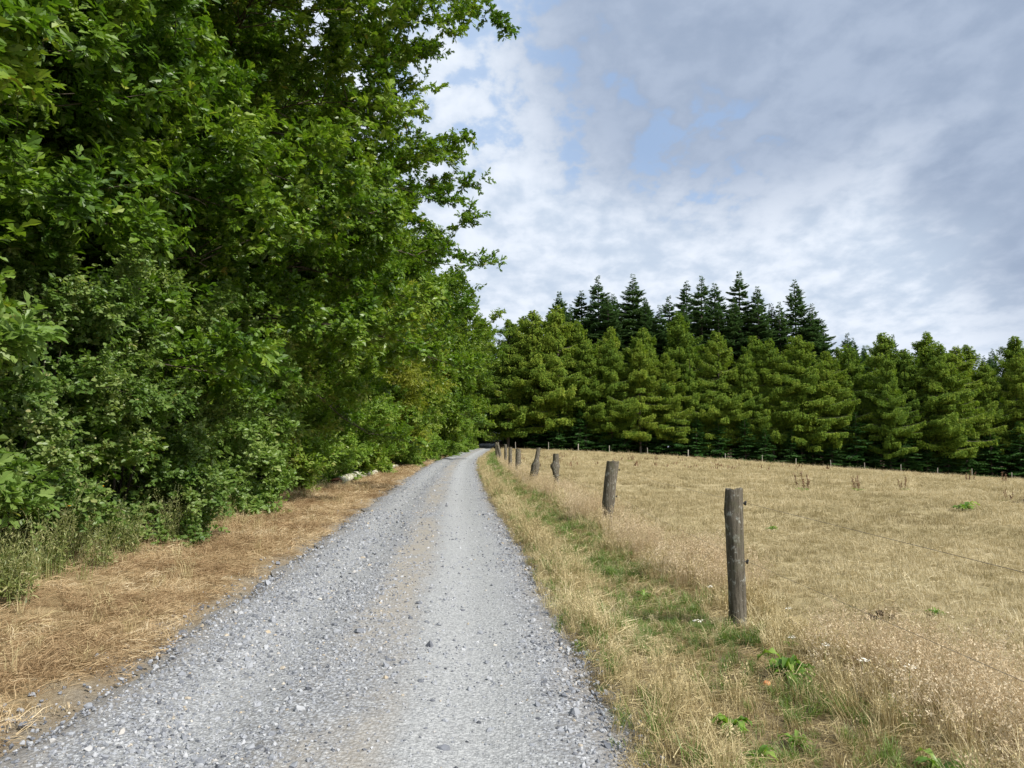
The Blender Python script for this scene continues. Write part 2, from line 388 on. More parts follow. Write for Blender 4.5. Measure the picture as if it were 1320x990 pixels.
def broadleaf(seed, Ht, Rd, limbs, subs, twigs, leaves, ls, kind, low=.12, env=None, stems=1, trunk_r=None, up=.5, twl=.45, lean=(0, 0), hang=0.):
    """trunk + limbs mesh and a crown of leaves set along twigs"""
    r = np.random.default_rng(seed)
    wood, crown = MB(), MB()
    trunk_r = trunk_r or Ht * .014
    if env is None: env = lambda t: (.72 + .6 * t) if t < .45 else .99 * math.sqrt(max(0, 1 - ((t - .45) / .62) ** 2)) + .05
    tp = []
    for s in range(stems):
        az = s / max(stems, 1) * 6.283 + r.uniform(0, 1)
        sp = 0 if stems == 1 else Rd * .45
        hh = Ht * (.9 if stems == 1 else r.uniform(.7, .95))
        tt = np.linspace(0, 1, 9)
        wob = np.cumsum(r.normal(0, Ht * .006, (9, 2)), 0); wob -= wob[0]
        pts = np.stack([np.cos(az) * sp * tt ** .8 + wob[:, 0] + lean[0] * tt, np.sin(az) * sp * tt ** .8 + wob[:, 1] + lean[1] * tt, tt * hh - .25 * (tt == 0)], -1)
        wood.add(*tube(pts, trunk_r * (1.0 - .85 * tt) * (1.35 if stems == 1 else .6) * np.where(tt == 0, 1.25, 1), 10 if stems == 1 else 6))
        tp.append(pts)
    TS, TD, TL, TI = [], [], [], []
    for L in range(limbs):
        t = (L + r.uniform(.2, .8)) / limbs
        h = low + (.93 - low) * t
        pts = tp[L % stems]
        q = min(h * Ht / max(pts[-1, 2], .1), 1) * (len(pts) - 1)
        k = min(int(q), len(pts) - 2); fr = q - k
        base = pts[k] * (1 - fr) + pts[k + 1] * fr
        az = L * 2.399 + r.uniform(-.5, .5)
        Ln = Rd * env(h) * r.uniform(.78, 1.16)
        el = -.15 + up * t + .75 * max(0, t - .62) * 2 + r.uniform(-.12, .12)
        d = np.array([math.cos(az) * math.cos(el), math.sin(az) * math.cos(el), math.sin(el)])
        q = np.linspace(0, 1, 7)
        sag = Ln * (.16 * q - .22 * q ** 2) * (1 if hang == 0 else 1.6)
        lp = base + d * Ln * q[:, None] + np.cumsum(r.normal(0, Ln * .018, (7, 3)), 0) + np.array([0, 0, 1.]) * sag[:, None]
        lp[0] = base
        wood.add(*tube(lp, trunk_r * .20 * (1 - t * .5) * (1 - .85 * q), 5))
        for sidx in range(subs):
            q0 = .28 + .74 * (sidx + r.uniform(0, 1)) / subs; q0 = min(q0, .999)
            kk = min(int(q0 * 6), 5); sb = lp[kk] + (lp[kk + 1] - lp[kk]) * (q0 * 6 - kk)
            side = 1 if sidx % 2 else -1
            a2 = az + side * r.uniform(.35, 1.25)
            e2 = r.uniform(-.25, .65)
            d2 = np.array([math.cos(a2) * math.cos(e2), math.sin(a2) * math.cos(e2), math.sin(e2)])
            l2 = Ln * .46 * (1.25 - q0 * .75) * r.uniform(.6, 1.3)
            sq = np.linspace(0, 1, 4)
            sp_ = sb + d2 * l2 * sq[:, None] + np.cumsum(r.normal(0, l2 * .03, (4, 3)), 0)
            sp_[0] = sb
            wood.add(*tube(sp_, trunk_r * .055 * (1 - .8 * sq), 4))
            ti = r.uniform(0, 1)
            tq = r.uniform(.05, 1., twigs) ** .55 * 1.08
            pos = sb + (sp_[-1] - sb) * tq[:, None] + r.normal(0, l2 * .04, (twigs, 3))
            dd = norm(norm(sp_[-1] - sb) * .7 + norm(r.normal(0, 1, (twigs, 3))) * .9 + np.array([0, 0, .18 - hang]))
            TS.append(pos); TD.append(dd); TL.append(twl * r.uniform(.6, 1.3, twigs)); TI.append(np.full(twigs, ti))
    TS = np.concatenate(TS); TD = np.concatenate(TD); TL = np.concatenate(TL); TI = np.concatenate(TI)
    n = len(TS)
    # leaves
    q = np.tile((np.arange(leaves) + .5) / leaves, (n, 1)) ** .75
    P = TS[:, None] + TD[:, None] * (TL[:, None] * q)[..., None]
    side = norm(np.cross(TD, np.array([0, 0, 1.])) + 1e-3)
    sg = np.where(np.arange(leaves) % 2 == 0, 1., -1.)
    A = TD[:, None] * .55 + side[:, None] * (sg[None, :, None] * .75) + r.normal(0, .38, (n, leaves, 3)) - np.array([0, 0, .12 + hang])
    OUT = norm(TS * [1, 1, 0] + 1e-6)
    N = np.array([0, 0, .85]) + OUT[:, None] * .65 + r.normal(0, .48, (n, leaves, 3)) + TD[:, None] * .2
    S = ls * r.uniform(.6, 1.25, (n, leaves))
    tint = np.clip(.45 * TI[:, None] + .15 + .38 * r.uniform(0, 1, (n, leaves)) + r.normal(0, .06, (n, 1)), 0, .94)
    rare = r.uniform(0, 1, (n, leaves)) < .006
    tint = np.where(rare, 1., tint)
    P = P + r.normal(0, ls * .15, P.shape)
    put_leaves(crown, P.reshape(-1, 3), A.reshape(-1, 3), N.reshape(-1, 3), S.ravel(), tint.ravel(), kind)
    return wood, crown

def make_tree(name, cat, label, group, gen, leafm, barkm=BARK, loc=(0, 0, 0), rz=0., wood_name='trunk', crown_name='crown'):
    t = thing(name, label, cat, loc, rz, group)
    gen[0].build(wood_name, barkm, t, smooth=True)
    gen[1].build(crown_name, leafm, t)
    return t

def at(x, y, dz=0.): return (float(x), float(y), float(H(x, y)) + dz)

ORD = ['first', 'second', 'third', 'fourth', 'fifth', 'sixth', 'seventh', 'eighth', 'ninth', 'tenth', 'eleventh', 'twelfth', 'thirteenth', 'fourteenth', 'fifteenth', 'sixteenth', 'seventeenth', 'eighteenth', 'nineteenth', 'twentieth', 'twenty-first', 'twenty-second', 'twenty-third', 'twenty-fourth', 'twenty-fifth', 'twenty-sixth', 'twenty-seventh', 'twenty-eighth', 'twenty-ninth', 'thirtieth']

# ------------------------------------------------------------------ left row of broadleaf trees
GO = 'broadleaf trees lining the left of the track'
nearA = make_tree('oak_tree', 'tree', 'broad oak at the left frame edge, lobed leaves down to the weeds', GO,
                  broadleaf(1, 13, 4.7, 34, 13, 18, 16, .17, 'lobed', low=.05, twl=.42), OAK, loc=at(-9.3, 5.2), rz=0.4)
nearB = make_tree('oak_tree', 'tree', 'dense dark oak standing behind the small-leaved hawthorn', GO,
                  broadleaf(2, 14.5, 5.0, 34, 13, 18, 16, .16, 'lobed', low=.08, twl=.42), OAK, loc=at(-9.2, 11.2), rz=1.1)
bigC = make_tree('oak_tree', 'tree', 'big oak whose branches overhang the track against the sky', GO,
                 broadleaf(7, 18.5, 7.6, 66, 15, 20, 18, .18, 'lobed', low=.20, twl=.40, up=.55,
                           env=lambda t: (.70 + .9 * t) if t < .36 else 1.02 * math.sqrt(max(0, 1 - ((t - .36) / .72) ** 2)) + .06), OAK, loc=at(-9.5, 20.5), rz=2.8)
dup(bigC, 'second big oak set back behind the dense dark oak and the hawthorn', at(-13.2, 13.2), 4.4, .98, GO)
farO = make_tree('oak_tree', 'tree', 'bright oak rising just beyond the big overhanging oak', GO,
                 broadleaf(4, 15, 5.3, 36, 13, 18, 13, .24, 'simple', low=.06, twl=.5), OAKFAR, loc=at(-10.8, 31), rz=.3)
farO2 = make_tree('oak_tree', 'tree', 'rounded oak between the overhanging oak and the yellowish robinia', GO,
                  broadleaf(5, 15, 5.5, 36, 13, 18, 13, .24, 'simple', low=.05, twl=.5), OAKFAR, loc=at(-11.6, 38.5), rz=1.3)
robin = make_tree('robinia_tree', 'tree', 'yellowish feathery robinia with drooping sprays above the bright hedge', GO,
                  broadleaf(6, 11.5, 3.4, 30, 12, 14, 16, .22, 'narrow', low=.16, twl=.8, hang=.45), YELLOW, loc=at(-8.6, 43), rz=.3)
spec = [(-10.9, 51, 1.0, farO, 'full oak directly behind the yellowish robinia'),
        (-8.6, 60, 1.12, farO2, 'tall oak leaning over the track beyond the robinia'),
        (-9.6, 71, 1.08, farO, 'dark oak beyond the tall leaning one, its crown against the sky'),
        (-9.9, 83, 1.15, farO2, 'oak halfway between the robinia and the track entering the wood'),
        (-10.2, 96, 1.2, farO, 'distant oak third before the pale conifer trunk by the track'),
        (-10.6, 110, 1.25, farO2, 'distant oak second before the pale conifer trunk by the track'),
        (-11.2, 124, 1.3, farO, 'last oak before the pale conifer trunk where the track enters the wood')]
for k, (x, y, s, src, lab) in enumerate(spec):
    dup(src, lab, at(x, y), 1.7 * k + .6, s, GO)
# second row, deeper in the wood
row2 = [(-15, 3), (-15.5, 9.5), (-15, 16), (-16, 24), (-16, 33), (-15.5, 42), (-16, 53), (-16, 66), (-16.5, 80), (-17, 97), (-17.5, 115)]
for k, (x, y) in enumerate(row2):
    dup([farO, farO2][k % 2], f'shaded oak in the second row behind the trackside trees, {ORD[k]} away from the camera', at(x, y), 2.1 * k, random.uniform(1.2, 1.4), 'oaks deeper in the wood on the left')

# ------------------------------------------------------------------ hedge shrubs
GH = 'shrubs along the left hedge'
SH = {}
SH['thorn'] = broadleaf(21, 3.7, 1.9, 28, 11, 14, 17, .074, 'round', low=.03, stems=5, twl=.30, up=.9)
SH['hazel'] = broadleaf(22, 3.2, 1.7, 24, 9, 12, 13, .145, 'lobed', low=.04, stems=5, twl=.32, up=.9)
SH['horn'] = broadleaf(23, 4.2, 2.0, 28, 11, 13, 13, .13, 'simple', low=.03, stems=6, twl=.36, up=1.0)
SH['pale'] = broadleaf(24, 1.55, 1.15, 20, 8, 10, 12, .11, 'lobed', low=.02, stems=4, twl=.24, up=.7)
thorn = make_tree('hawthorn_shrub', 'shrub', 'grey-green small-leaved hawthorn above the pale lobed sapling', GH, SH['thorn'], THORN, loc=at(-6.5, 12.2), wood_name='stem', crown_name='foliage')
hazel = make_tree('maple_shrub', 'shrub', 'field maple shrub with broad lobed leaves behind the tall weeds', GH, SH['hazel'], PALE, loc=at(-6.6, 7.0), rz=.5, wood_name='stem', crown_name='foliage')
pale = make_tree('oak_sapling', 'sapling', 'low pale oak sapling bulging over the brown verge', GH, SH['pale'], PALE, loc=at(-6.25, 16.6), rz=.5, wood_name='stem', crown_name='foliage')
horn = make_tree('hornbeam_shrub', 'shrub', 'bright green hornbeam just behind the near end of the fallen log', GH, SH['horn'], HEDGE, loc=at(-8.0, 26.5), rz=.5, wood_name='stem', crown_name='foliage')
dup(thorn, 'hawthorn with sparse foliage beside the field maple', at(-6.7, 9.7), 2.0, .92, GH)
dup(hazel, 'dark leafy maple shrub behind the pale oak sapling', at(-7.5, 18.4), 1.1, 1.15, GH)
dup(thorn, 'hawthorn at the left frame edge, behind the tall weeds', at(-6.6, 4.6), 1.0, .9, GH)
dup(horn, 'tall hornbeam in the gap between the sapling and the log', at(-7.5, 21.8), 2.2, 1.1, GH)
dup(pale, 'small oak sapling growing over the brown end of the log', at(-7.0, 24.0), 2.8, .85, GH)
hs = [(-8.00, 29.8, 1.05), (-7.90, 33, .95), (-8.10, 36.4, 1.1), (-8.10, 40, .9), (-7.25, 44, 1.05), (-7.35, 48, .9), (-7.35, 52.5, 1.1), (-7.35, 57, 1.0), (-7.25, 62, 1.15), (-7.35, 67, 1.05), (-7.45, 73, 1.2), (-7.45, 79, 1.1), (-7.55, 86, 1.25), (-7.55, 93, 1.2), (-7.55, 101, 1.3), (-7.45, 110, 1.3), (-7.35, 119, 1.3)]
for k, (x, y, s) in enumerate(hs):
    dup(horn, f'bright hornbeam shrub in the hedge, {ORD[k]} past the near end of the log', at(x, y), 1.9 * k, s, GH)

# ------------------------------------------------------------------ conifers
def conifer(seed, Ht, Rd, nb, low, droop, tips, kind='larch', size=.5):
    r = np.random.default_rng(seed)
    wood, crown = MB(), MB()
    tt = np.linspace(0, 1, 10)
    wb = np.cumsum(r.normal(0, .035, (10, 2)), 0); wb -= wb[0]
    pts = np.stack([wb[:, 0], wb[:, 1], tt * Ht * .985 - .4 * (tt == 0)], -1)
    wood.add(*tube(pts, .22 * (1 - .93 * tt) * Ht / 20 + .01, 8))
    P, A, N, S, TI = [], [], [], [], []
    for b in range(nb):
        t = low + (1 - low) * ((b + r.uniform(0, 1)) / nb) ** (.90 if kind == 'larch' else .86)
        h = t * Ht
        bx = np.interp(h, pts[:, 2], pts[:, 0]); by = np.interp(h, pts[:, 2], pts[:, 1])
        if kind == 'larch':
            prof = min(1, .6 + (t - low) * 1.8) * (1 - t) ** .72 * 1.25
        else:
            prof = min(1, .75 + (t - low) * 2) * (1 - t) ** .80 * 1.15
        L = max(.22, Rd * prof * r.uniform(.45, 1.25)) if r.uniform() > .06 else max(.2, Rd * prof * .35)
        az = r.uniform(0, 6.283)
        el = (droop + .55 * max(0, t - .6) * 2) if kind == 'larch' else (-.12 + .75 * max(0, t - .55) * 2)
        el += r.uniform(-.24, .24) if kind == 'larch' else r.uniform(-.13, .13)
        q = np.linspace(0, 1, 6)
        d = np.array([math.cos(az) * math.cos(el), math.sin(az) * math.cos(el), math.sin(el)])
        curve = L * (.32 * q ** 2 - .18 * q) if kind == 'larch' else L * (.12 * q ** 2 - .1 * q)
        bp = np.array([bx, by, h]) + d * L * q[:, None] + np.array([0, 0, 1.]) * curve[:, None]
        if L > .8: wood.add(*tube(bp, .035 * (1 - .8 * q) * (L / 3), 3))
        n = max(5, int(tips * L / 3))
        s0 = r.uniform(.12 if kind == 'fir' else .18, 1.02, n)
        pos = np.stack([np.interp(s0, q, bp[:, k]) for k in range(3)], -1)
        sd = np.array([-math.sin(az), math.cos(az), 0])
        sg = r.choice([-1., 1.], n)
        if kind == 'larch':
            wd = (.30 * L * (1 - s0) + .22)
            off = sd * (sg * r.uniform(0, 1, n) * wd)[:, None]
            pos = pos + off - np.array([0, 0, 1.]) * (r.uniform(0, .7, n) ** 1.5 * 1.3)[:, None]
            a = d * .5 + sd * (sg * .7)[:, None] + r.normal(0, .3, (n, 3)) - np.array([0, 0, .55])
            nn = np.array([0, 0, 1.]) + r.normal(0, .6, (n, 3)) + d * .5
            sz = size * r.uniform(.5, 1.25, n)
        else:
            wd = (.42 * L * (1 - s0) + .12)
            pos = pos + sd * (sg * r.uniform(0, .55, n) * wd)[:, None]
            a = d * .75 + sd * (sg * .75)[:, None] + r.normal(0, .15, (n, 3)) - np.array([0, 0, .12])
            nn = np.array([0, 0, 1.]) + r.normal(0, .35, (n, 3))
            sz = np.minimum(size * r.uniform(.6, 1.3, n), wd * .9 + .08 + .12 * (1 - t))
        P.append(pos); A.append(a); N.append(nn); S.append(sz); TI.append(np.clip(r.uniform(0, .25) + r.uniform(0, .7, n), 0, .96))
    put_leaves(crown, np.concatenate(P), np.concatenate(A), np.concatenate(N), np.concatenate(S), np.concatenate(TI), 'needle')
    return wood, crown

larches = [conifer(31 + k, 21.5, 6.3 + .4 * k, 190, [.12, .20, .16][k], -.16, 330, 'larch', .36) for k in range(3)]
firs = [conifer(41 + k, 30, 6.4, 250, .10, 0, 200, 'fir', .62) for k in range(2)]
spruces = [conifer(51 + k, 8, 3.4, 110, .03, 0, 130, 'fir', .5) for k in range(2)]

GL = 'larches along the far field edge'
LT, ROWL = [], []
lx = [-.6, 3.2, 7.2, 11.4, 15.4, 19.6, 23.8, 28.0, 32.6, 36.6, 41.0, 45.2, 49.2, 53.6, 57.6, 62, 66.2, 70.6, 75, 79.6, 84.5, 89.5]
lh = [1.0, 1.03, 1.0, .93, .84, .92, .80, .86, .88, .84, .90, 1.02, 1.0, 1.03, .96, 1.02, .98, 1.03, .97, 1.03, 1.0, 1.0]
for k, x in enumerate(lx):
    y = 115.0 + random.uniform(-1.2, 3.2)
    lab = f'yellow-green larch in the front row behind the far fence, {ORD[k]} from the track'
    if k < 3:
        t = make_tree('larch_tree', 'tree', lab, GL, larches[k], LARCH, CBARK, at(x, y), k * 1.3); LT.append(t)
    else:
        t = dup(LT[(k * 2 + 1) % 3], lab, at(x, y), random.uniform(0, 6.28), 1., GL)
    s = lh[k] * random.uniform(.84, 1.06); t.scale = (s * random.uniform(.85, 1.15), s * random.uniform(.9, 1.1), s)
lx2 = [2, 6.5, 10.5, 16, 21, 27, 33, 39, 46, 53, 60, 67, 74, 81, 88, 95]
for k, x in enumerate(lx2):
    y = 120.5 + random.uniform(-1.5, 1.5)
    dup(LT[k % 3], f'taller larch in the second row of the far wood, {ORD[k]} from the track', at(x, y), random.uniform(0, 6.28), random.uniform(.92, 1.1) * (.98 if x > 44 else 1.02), 'larches in the second row of the far wood')
GF = 'dark firs rising behind the larches'
FT = []
fx = [(8.5, 127, .90), (11.5, 131, .97), (14.5, 128, .99), (18, 133, 1.0), (20.2, 128, 1.0), (23.5, 134, .97), (27, 129, .98), (30.5, 133, 1.04), (33.2, 127, 1.03), (36.5, 134, 1.04), (39.3, 128, 1.06), (42.6, 126, 1.04), (45.5, 129, .97), (48.5, 127, 1.03), (51.6, 126, .97), (54.3, 129, .84), (57.5, 127, .76), (61, 128, .70), (65, 127, .68), (10, 125, .80), (16.5, 125, .86), (22, 124.5, .85), (25.2, 125, .88), (29, 124.5, .9), (35, 124.6, .93), (38, 125, .9), (41, 124.4, .95), (44.3, 124.6, .92), (50, 124.6, .9)]
fxr = [sorted(q[0] for q in fx).index(q_[0]) for q_ in fx]
for k, (x, y, s) in enumerate(fx):
    lab = f'dark blue-green fir with a pointed top above the larches, {ORD[fxr[k]]} from the track'
    s *= random.uniform(.95, 1.04); w_ = s * random.uniform(1.1, 1.5); x += random.uniform(-.8, .8)
    if k < 2:
        t = make_tree('fir_tree', 'tree', lab, GF, firs[k], FIR, CBARK, at(x, y), k); FT.append(t); t.scale = (w_, w_, s)
    else: dup(FT[k % 2], lab, at(x, y), random.uniform(0, 6.28), (w_, w_ * random.uniform(.9, 1.1), s), GF, (random.uniform(-.02, .02), random.uniform(-.02, .02)))
GS = 'young spruces under the larches'
ST = []
sx = np.linspace(4, 94, 27)
for k, x in enumerate(sx):
    x = float(x) + random.uniform(-.8, .8); y = 113.6 + random.uniform(-.7, 1.4)
    lab = f'dark young spruce filling the foot of the far wood, {ORD[k]} from the track'
    if k < 2:
        t = make_tree('spruce_tree', 'tree', lab, GS, spruces[k], SPRUCE, CBARK, at(x, y), k); ST.append(t); t.scale = (.6,) * 3 if k == 0 else (.8,) * 3
    else: dup(ST[k % 2], lab, at(x, y), random.uniform(0, 6.28), random.uniform(.65, 1.1), GS)
# wood where the track ends
GE = 'conifers where the track enters the wood'
ex = [(-6.4, 138, 1.0, 1), (-9.5, 146, .95, 0), (-.6, 146, .9, 0), (2.5, 140, .85, 1), (-7.2, 156, 1.0, 1), (1.0, 160, .95, 0), (-13, 152, .95, 0), (-6.0, 168, 1., 0), (4.5, 152, .9, 1), (-2.0, 178, 1., 1), (3.5, 172, .95, 0), (-11, 170, .95, 1), (7.5, 165, .95, 0), (-5, 190, 1., 0), (.5, 192, 1., 1), (-15, 140, .9, 1)]
for k, (x, y, s, v) in enumerate(ex):
    lab = 'tall conifer with a bare pale trunk where the track enters the wood' if k == 0 else f'dark conifer beside the shaded end of the track, {ORD[k - 1]} past the pale trunk'
    dup(FT[v], lab, at(x, y), random.uniform(0, 6.28), (s, s, s * .8), GE)
eb = dup(horn, 'dark rounded bush right of the track where the far fence begins', at(.7, 128), .7, (1.05, 1.05, 1.2))
eb2 = dup(thorn, 'broad bush under the larches at the corner of the wood', at(1.2, 119), .7, 1.35)
for b in (eb, eb2):
    for ch in b.children:
        if ch.name.startswith('foliage'):
            ch.data = ch.data.copy(); ch.data.materials.clear(); ch.data.materials.append(SPRUCE)

# ------------------------------------------------------------------ fence
def post_mesh(prof, seed, sides=22, rings=34):
    """prof: (height, x offset, y offset, radius x, radius y)"""
    pr = np.array(prof, float); zs = np.linspace(pr[0, 0], pr[-1, 0], rings)
    V = []
    top = pr[-1, 0]
    for z in zs:
        cx, cy, rx, ry_ = [np.interp(z, pr[:, 0], pr[:, k]) for k in (1, 2, 3, 4)]
        for s in range(sides):
            a = s / sides * 6.28318
            n = mnoise.noise(Vector((math.cos(a) * 2.1 + seed * 7, math.sin(a) * 2.1, z * 2.2))) * .10 + mnoise.noise(Vector((math.cos(a) * 6 + seed * 3, math.sin(a) * 6, z * 3))) * .07
            crack = -.16 * max(0, 1 - abs(((a * 3.1 + seed + .5 * mnoise.noise(Vector((seed, 0, z * 2)))) % 6.28) - 3.14) / .28)
            k = 1 + n + crack
            zz = z + (.03 * mnoise.noise(Vector((math.cos(a) * 2 + seed, math.sin(a) * 2, 5))) if z > top - .02 else 0)
            V.append((cx + rx * k * math.cos(a), cy + ry_ * k * math.sin(a), zz))
    V = np.array(V)
    i = np.arange(rings - 1)[:, None] * sides; j = np.arange(sides)[None, :]; j2 = (j + 1) % sides
    F = np.stack([i + j, i + j2, i + sides + j2, i + sides + j], -1).reshape(-1, 4)
    mb = MB().add(V, F)
    c = V[-sides:].mean(0) + np.array([0, 0, -.012])
    o = (rings - 1) * sides
    T = np.array([(s, (s + 1) % sides, sides) for s in range(sides)])
    mb.add(np.vstack([V[-sides:], c]), T)
    return mb

def insulator(mb_, p):
    p = np.array(p)
    mb_.add(*tube([p + (-.02, 0, 0), p + (.03, 0, 0)], .006, 6))
    mb_.add(*tube([p + (.025, 0, -.02), p + (.028, 0, -.012), p + (.03, 0, 0), p + (.032, 0, .012), p + (.035, 0, .02)], [.006, .012, .009, .012, .006], 8))

posts = [
    (1.97, 6.65, [(-.3, 0, 0, .073, .073), (.12, .0, 0, .073, .072), (.5, -.003, 0, .076, .074), (.9, -.006, 0, .079, .076), (1.0, -.012, 0, .083, .078), (1.06, -.010, 0, .078, .076), (1.195, -.006, 0, .073, .072)], 'thick upright weathered post nearest the camera, standing in dry grass'),
    (1.93, 14.6, [(-.3, -.10, 0, .07, .08), (.2, -.07, 0, .095, .1), (.45, -.055, 0, .125, .12), (.8, -.02, 0, .122, .12), (1.24, .035, 0, .120, .118)], 'stout flat-topped post tilting right, second along the track'),
    (1.37, 23.2, [(-.3, .04, 0, .06, .06), (.2, .03, 0, .075, .07), (.5, .0, 0, .095, .08), (.7, -.02, 0, .10, .08), (.80, -.035, 0, .14, .09), (.88, -.04, 0, .145, .09), (.95, -.01, 0, .10, .08), (1.22, -.01, 0, .095, .08)], 'slim post with a knot on its upper left and a bleached right side'),
    (.90, 28.6, [(-.3, -.14, 0, .13, .1), (.2, -.10, 0, .15, .12), (.5, -.03, 0, .16, .13), (.72, .0, 0, .17, .13), (.82, .02, 0, .12, .11), (.95, .05, 0, .09, .09), (1.36, .12, 0, .075, .08)], 'crooked post with a swollen knee and a thin leaning top'),
    (.28, 35, [(-.3, -.02, 0, .12, .12), (.5, 0, 0, .13, .12), (1.2, .01, 0, .12, .12)], 'plain dark post beyond the crooked one, before the fence bunches up'),
    (-.10, 42, [(-.3, 0, 0, .10, .1), (.6, 0, 0, .11, .1), (1.25, .0, 0, .10, .1)], 'round-topped dark post, second beyond the crooked one'),
    (-.42, 50, [(-.3, 0, 0, .10, .1), (.6, 0, 0, .10, .1), (1.3, -.02, 0, .09, .09)], 'thin straight post, third beyond the crooked one'),
    (-.98, 57, [(-.3, .16, 0, .11, .1), (.6, .05, 0, .12, .1), (1.3, -.12, 0, .10, .1)], 'post leaning left with a bleached side where the fence bunches up'),
    (-1.25, 64, [(-.3, 0, 0, .1, .1), (1.3, .0, 0, .09, .09)], 'narrow post just beyond the left-leaning one'),
    (-1.5, 72, [(-.3, 0, 0, .1, .1), (1.3, -.03, 0, .1, .1)], 'narrow post second beyond the left-leaning one'),
    (-1.62, 80, [(-.3, 0, 0, .1, .1), (1.2, .02, 0, .1, .1)], 'small dark post third beyond the left-leaning one'),
    (-1.65, 89, [(-.3, 0, 0, .1, .1), (1.2, .0, 0, .1, .1)], 'small dark post before the fence corner, fourth beyond the left-leaning one'),
]
up_pts, lo_pts = [(1.98, -1.6, 1.12), (1.99, 2.4, 1.075)], [(1.98, -1.6, .80), (2.02, 2.4, .70)]
up_pts = [(2.06, -8, 1.1), (2.06, -1.6, 1.12), (2.06, 2.4, 1.085)]; lo_pts = [(2.06, -8, .7), (2.06, -1.6, .74), (2.06, 2.4, .66)]
for k, (x, y, prof, lab) in enumerate(posts):
    t = thing('fence_post', lab, 'post', at(x, y), 0, 'wooden posts of the trackside fence')
    post_mesh(prof, k + 1).build('post_shaft', POST, t, smooth=True)
    pr = np.array(prof)
    for hh, acc in ((1.07, up_pts), (.56, lo_pts)):
        cx = np.interp(hh, pr[:, 0], pr[:, 1]); rx = np.interp(hh, pr[:, 0], pr[:, 3])
        if k < 7:
            m = MB(); insulator(m, (cx + rx - .004, 0, hh)); m.build('insulator', DARKPLASTIC, t, smooth=True)
        z = float(H(x, y))
        if acc and k > 0:
            px_, py_, pz_ = acc[-1]
            acc.append(((px_ + x + cx + rx) / 2, (py_ + y) / 2, (pz_ + z + hh) / 2 - .03))
        acc.append((x + cx + rx + .035, y, z + hh))
for pts, lab in ((up_pts, 'upper rusty fence wire strung along the posts beside the pasture'), (lo_pts, 'lower rusty fence wire half hidden in the dry verge grass')):
    o = MB().add(*tube(pts, .0013, 4)).build('fence_wire', WIRE, smooth=True)
    o['label'] = lab; o['category'] = 'wire'

ffx = [664.6, 707, 745, 785, 834, 886, 934, 981, 1024, 1069, 1112, 1158.5, 1205, 1249, 1300]
m = post_mesh([(-.3, 0, 0, .05, .05), (1.15, 0, 0, .045, .045)], 3, 8, 6)
ffm = m.mesh('post_shaft', PALEPOST, True)
prev = None
for k, p in enumerate(ffx):
    x = (p - 660) / 960 * 109.3
    t = thing('fence_post', f'thin pale post of the fence along the far wood, {ORD[k]} from the track', 'post', at(x, 109.3), k * .7, 'pale posts along the far wood')
    o = bpy.data.objects.new('post_shaft', ffm); COL.objects.link(o); o.parent = t
    w = 1.7 if k in (2, 5) else random.uniform(.9, 1.2)
    t.scale = (w, w, random.choice([.92, 1., 1.08, 1.25 if k in (2, 5) else 1.0])); t.rotation_euler = (0, random.uniform(-.05, .05), k)

# ------------------------------------------------------------------ fallen log
t = thing('fallen_log', 'fallen birch log with mossy pale bark lying along the hedge', 'log', at(-6.45, 26.5))
q = np.linspace(0, 1, 40)
ly = 26.2 + 15.8 * q; lxx = -6.1 - .60 * q - .25 * np.sin(q * 5) * q
pts = np.stack([lxx + 6.45, ly - 26.5, H(lxx, ly) - float(H(-6.45, 26.5)) + .12 + .06 * np.sin(q * 9)], -1)
rad = (.175 - .075 * q) * (1 + .12 * np.sin(q * 31) + .08 * np.sin(q * 57))
MB().add(*tube(pts, rad, 12)).build('bark', BIRCH, t, smooth=True)
e = MB(); p0 = pts[0]
for k in range(9):
    a = random.uniform(0, 6.28); r0 = random.uniform(.02, .13)
    c = p0 + np.array([r0 * math.cos(a), 0, r0 * math.sin(a)])
    e.add(*tube([c + (0, .3, 0), c + (random.uniform(-.1, .05), -.05, .0), c + (random.uniform(-.25, .05), random.uniform(-.25, -.5), random.uniform(-.1, .05))], [.07, .06, .015], 6))
e.build('broken_end', ROT, t, smooth=True)

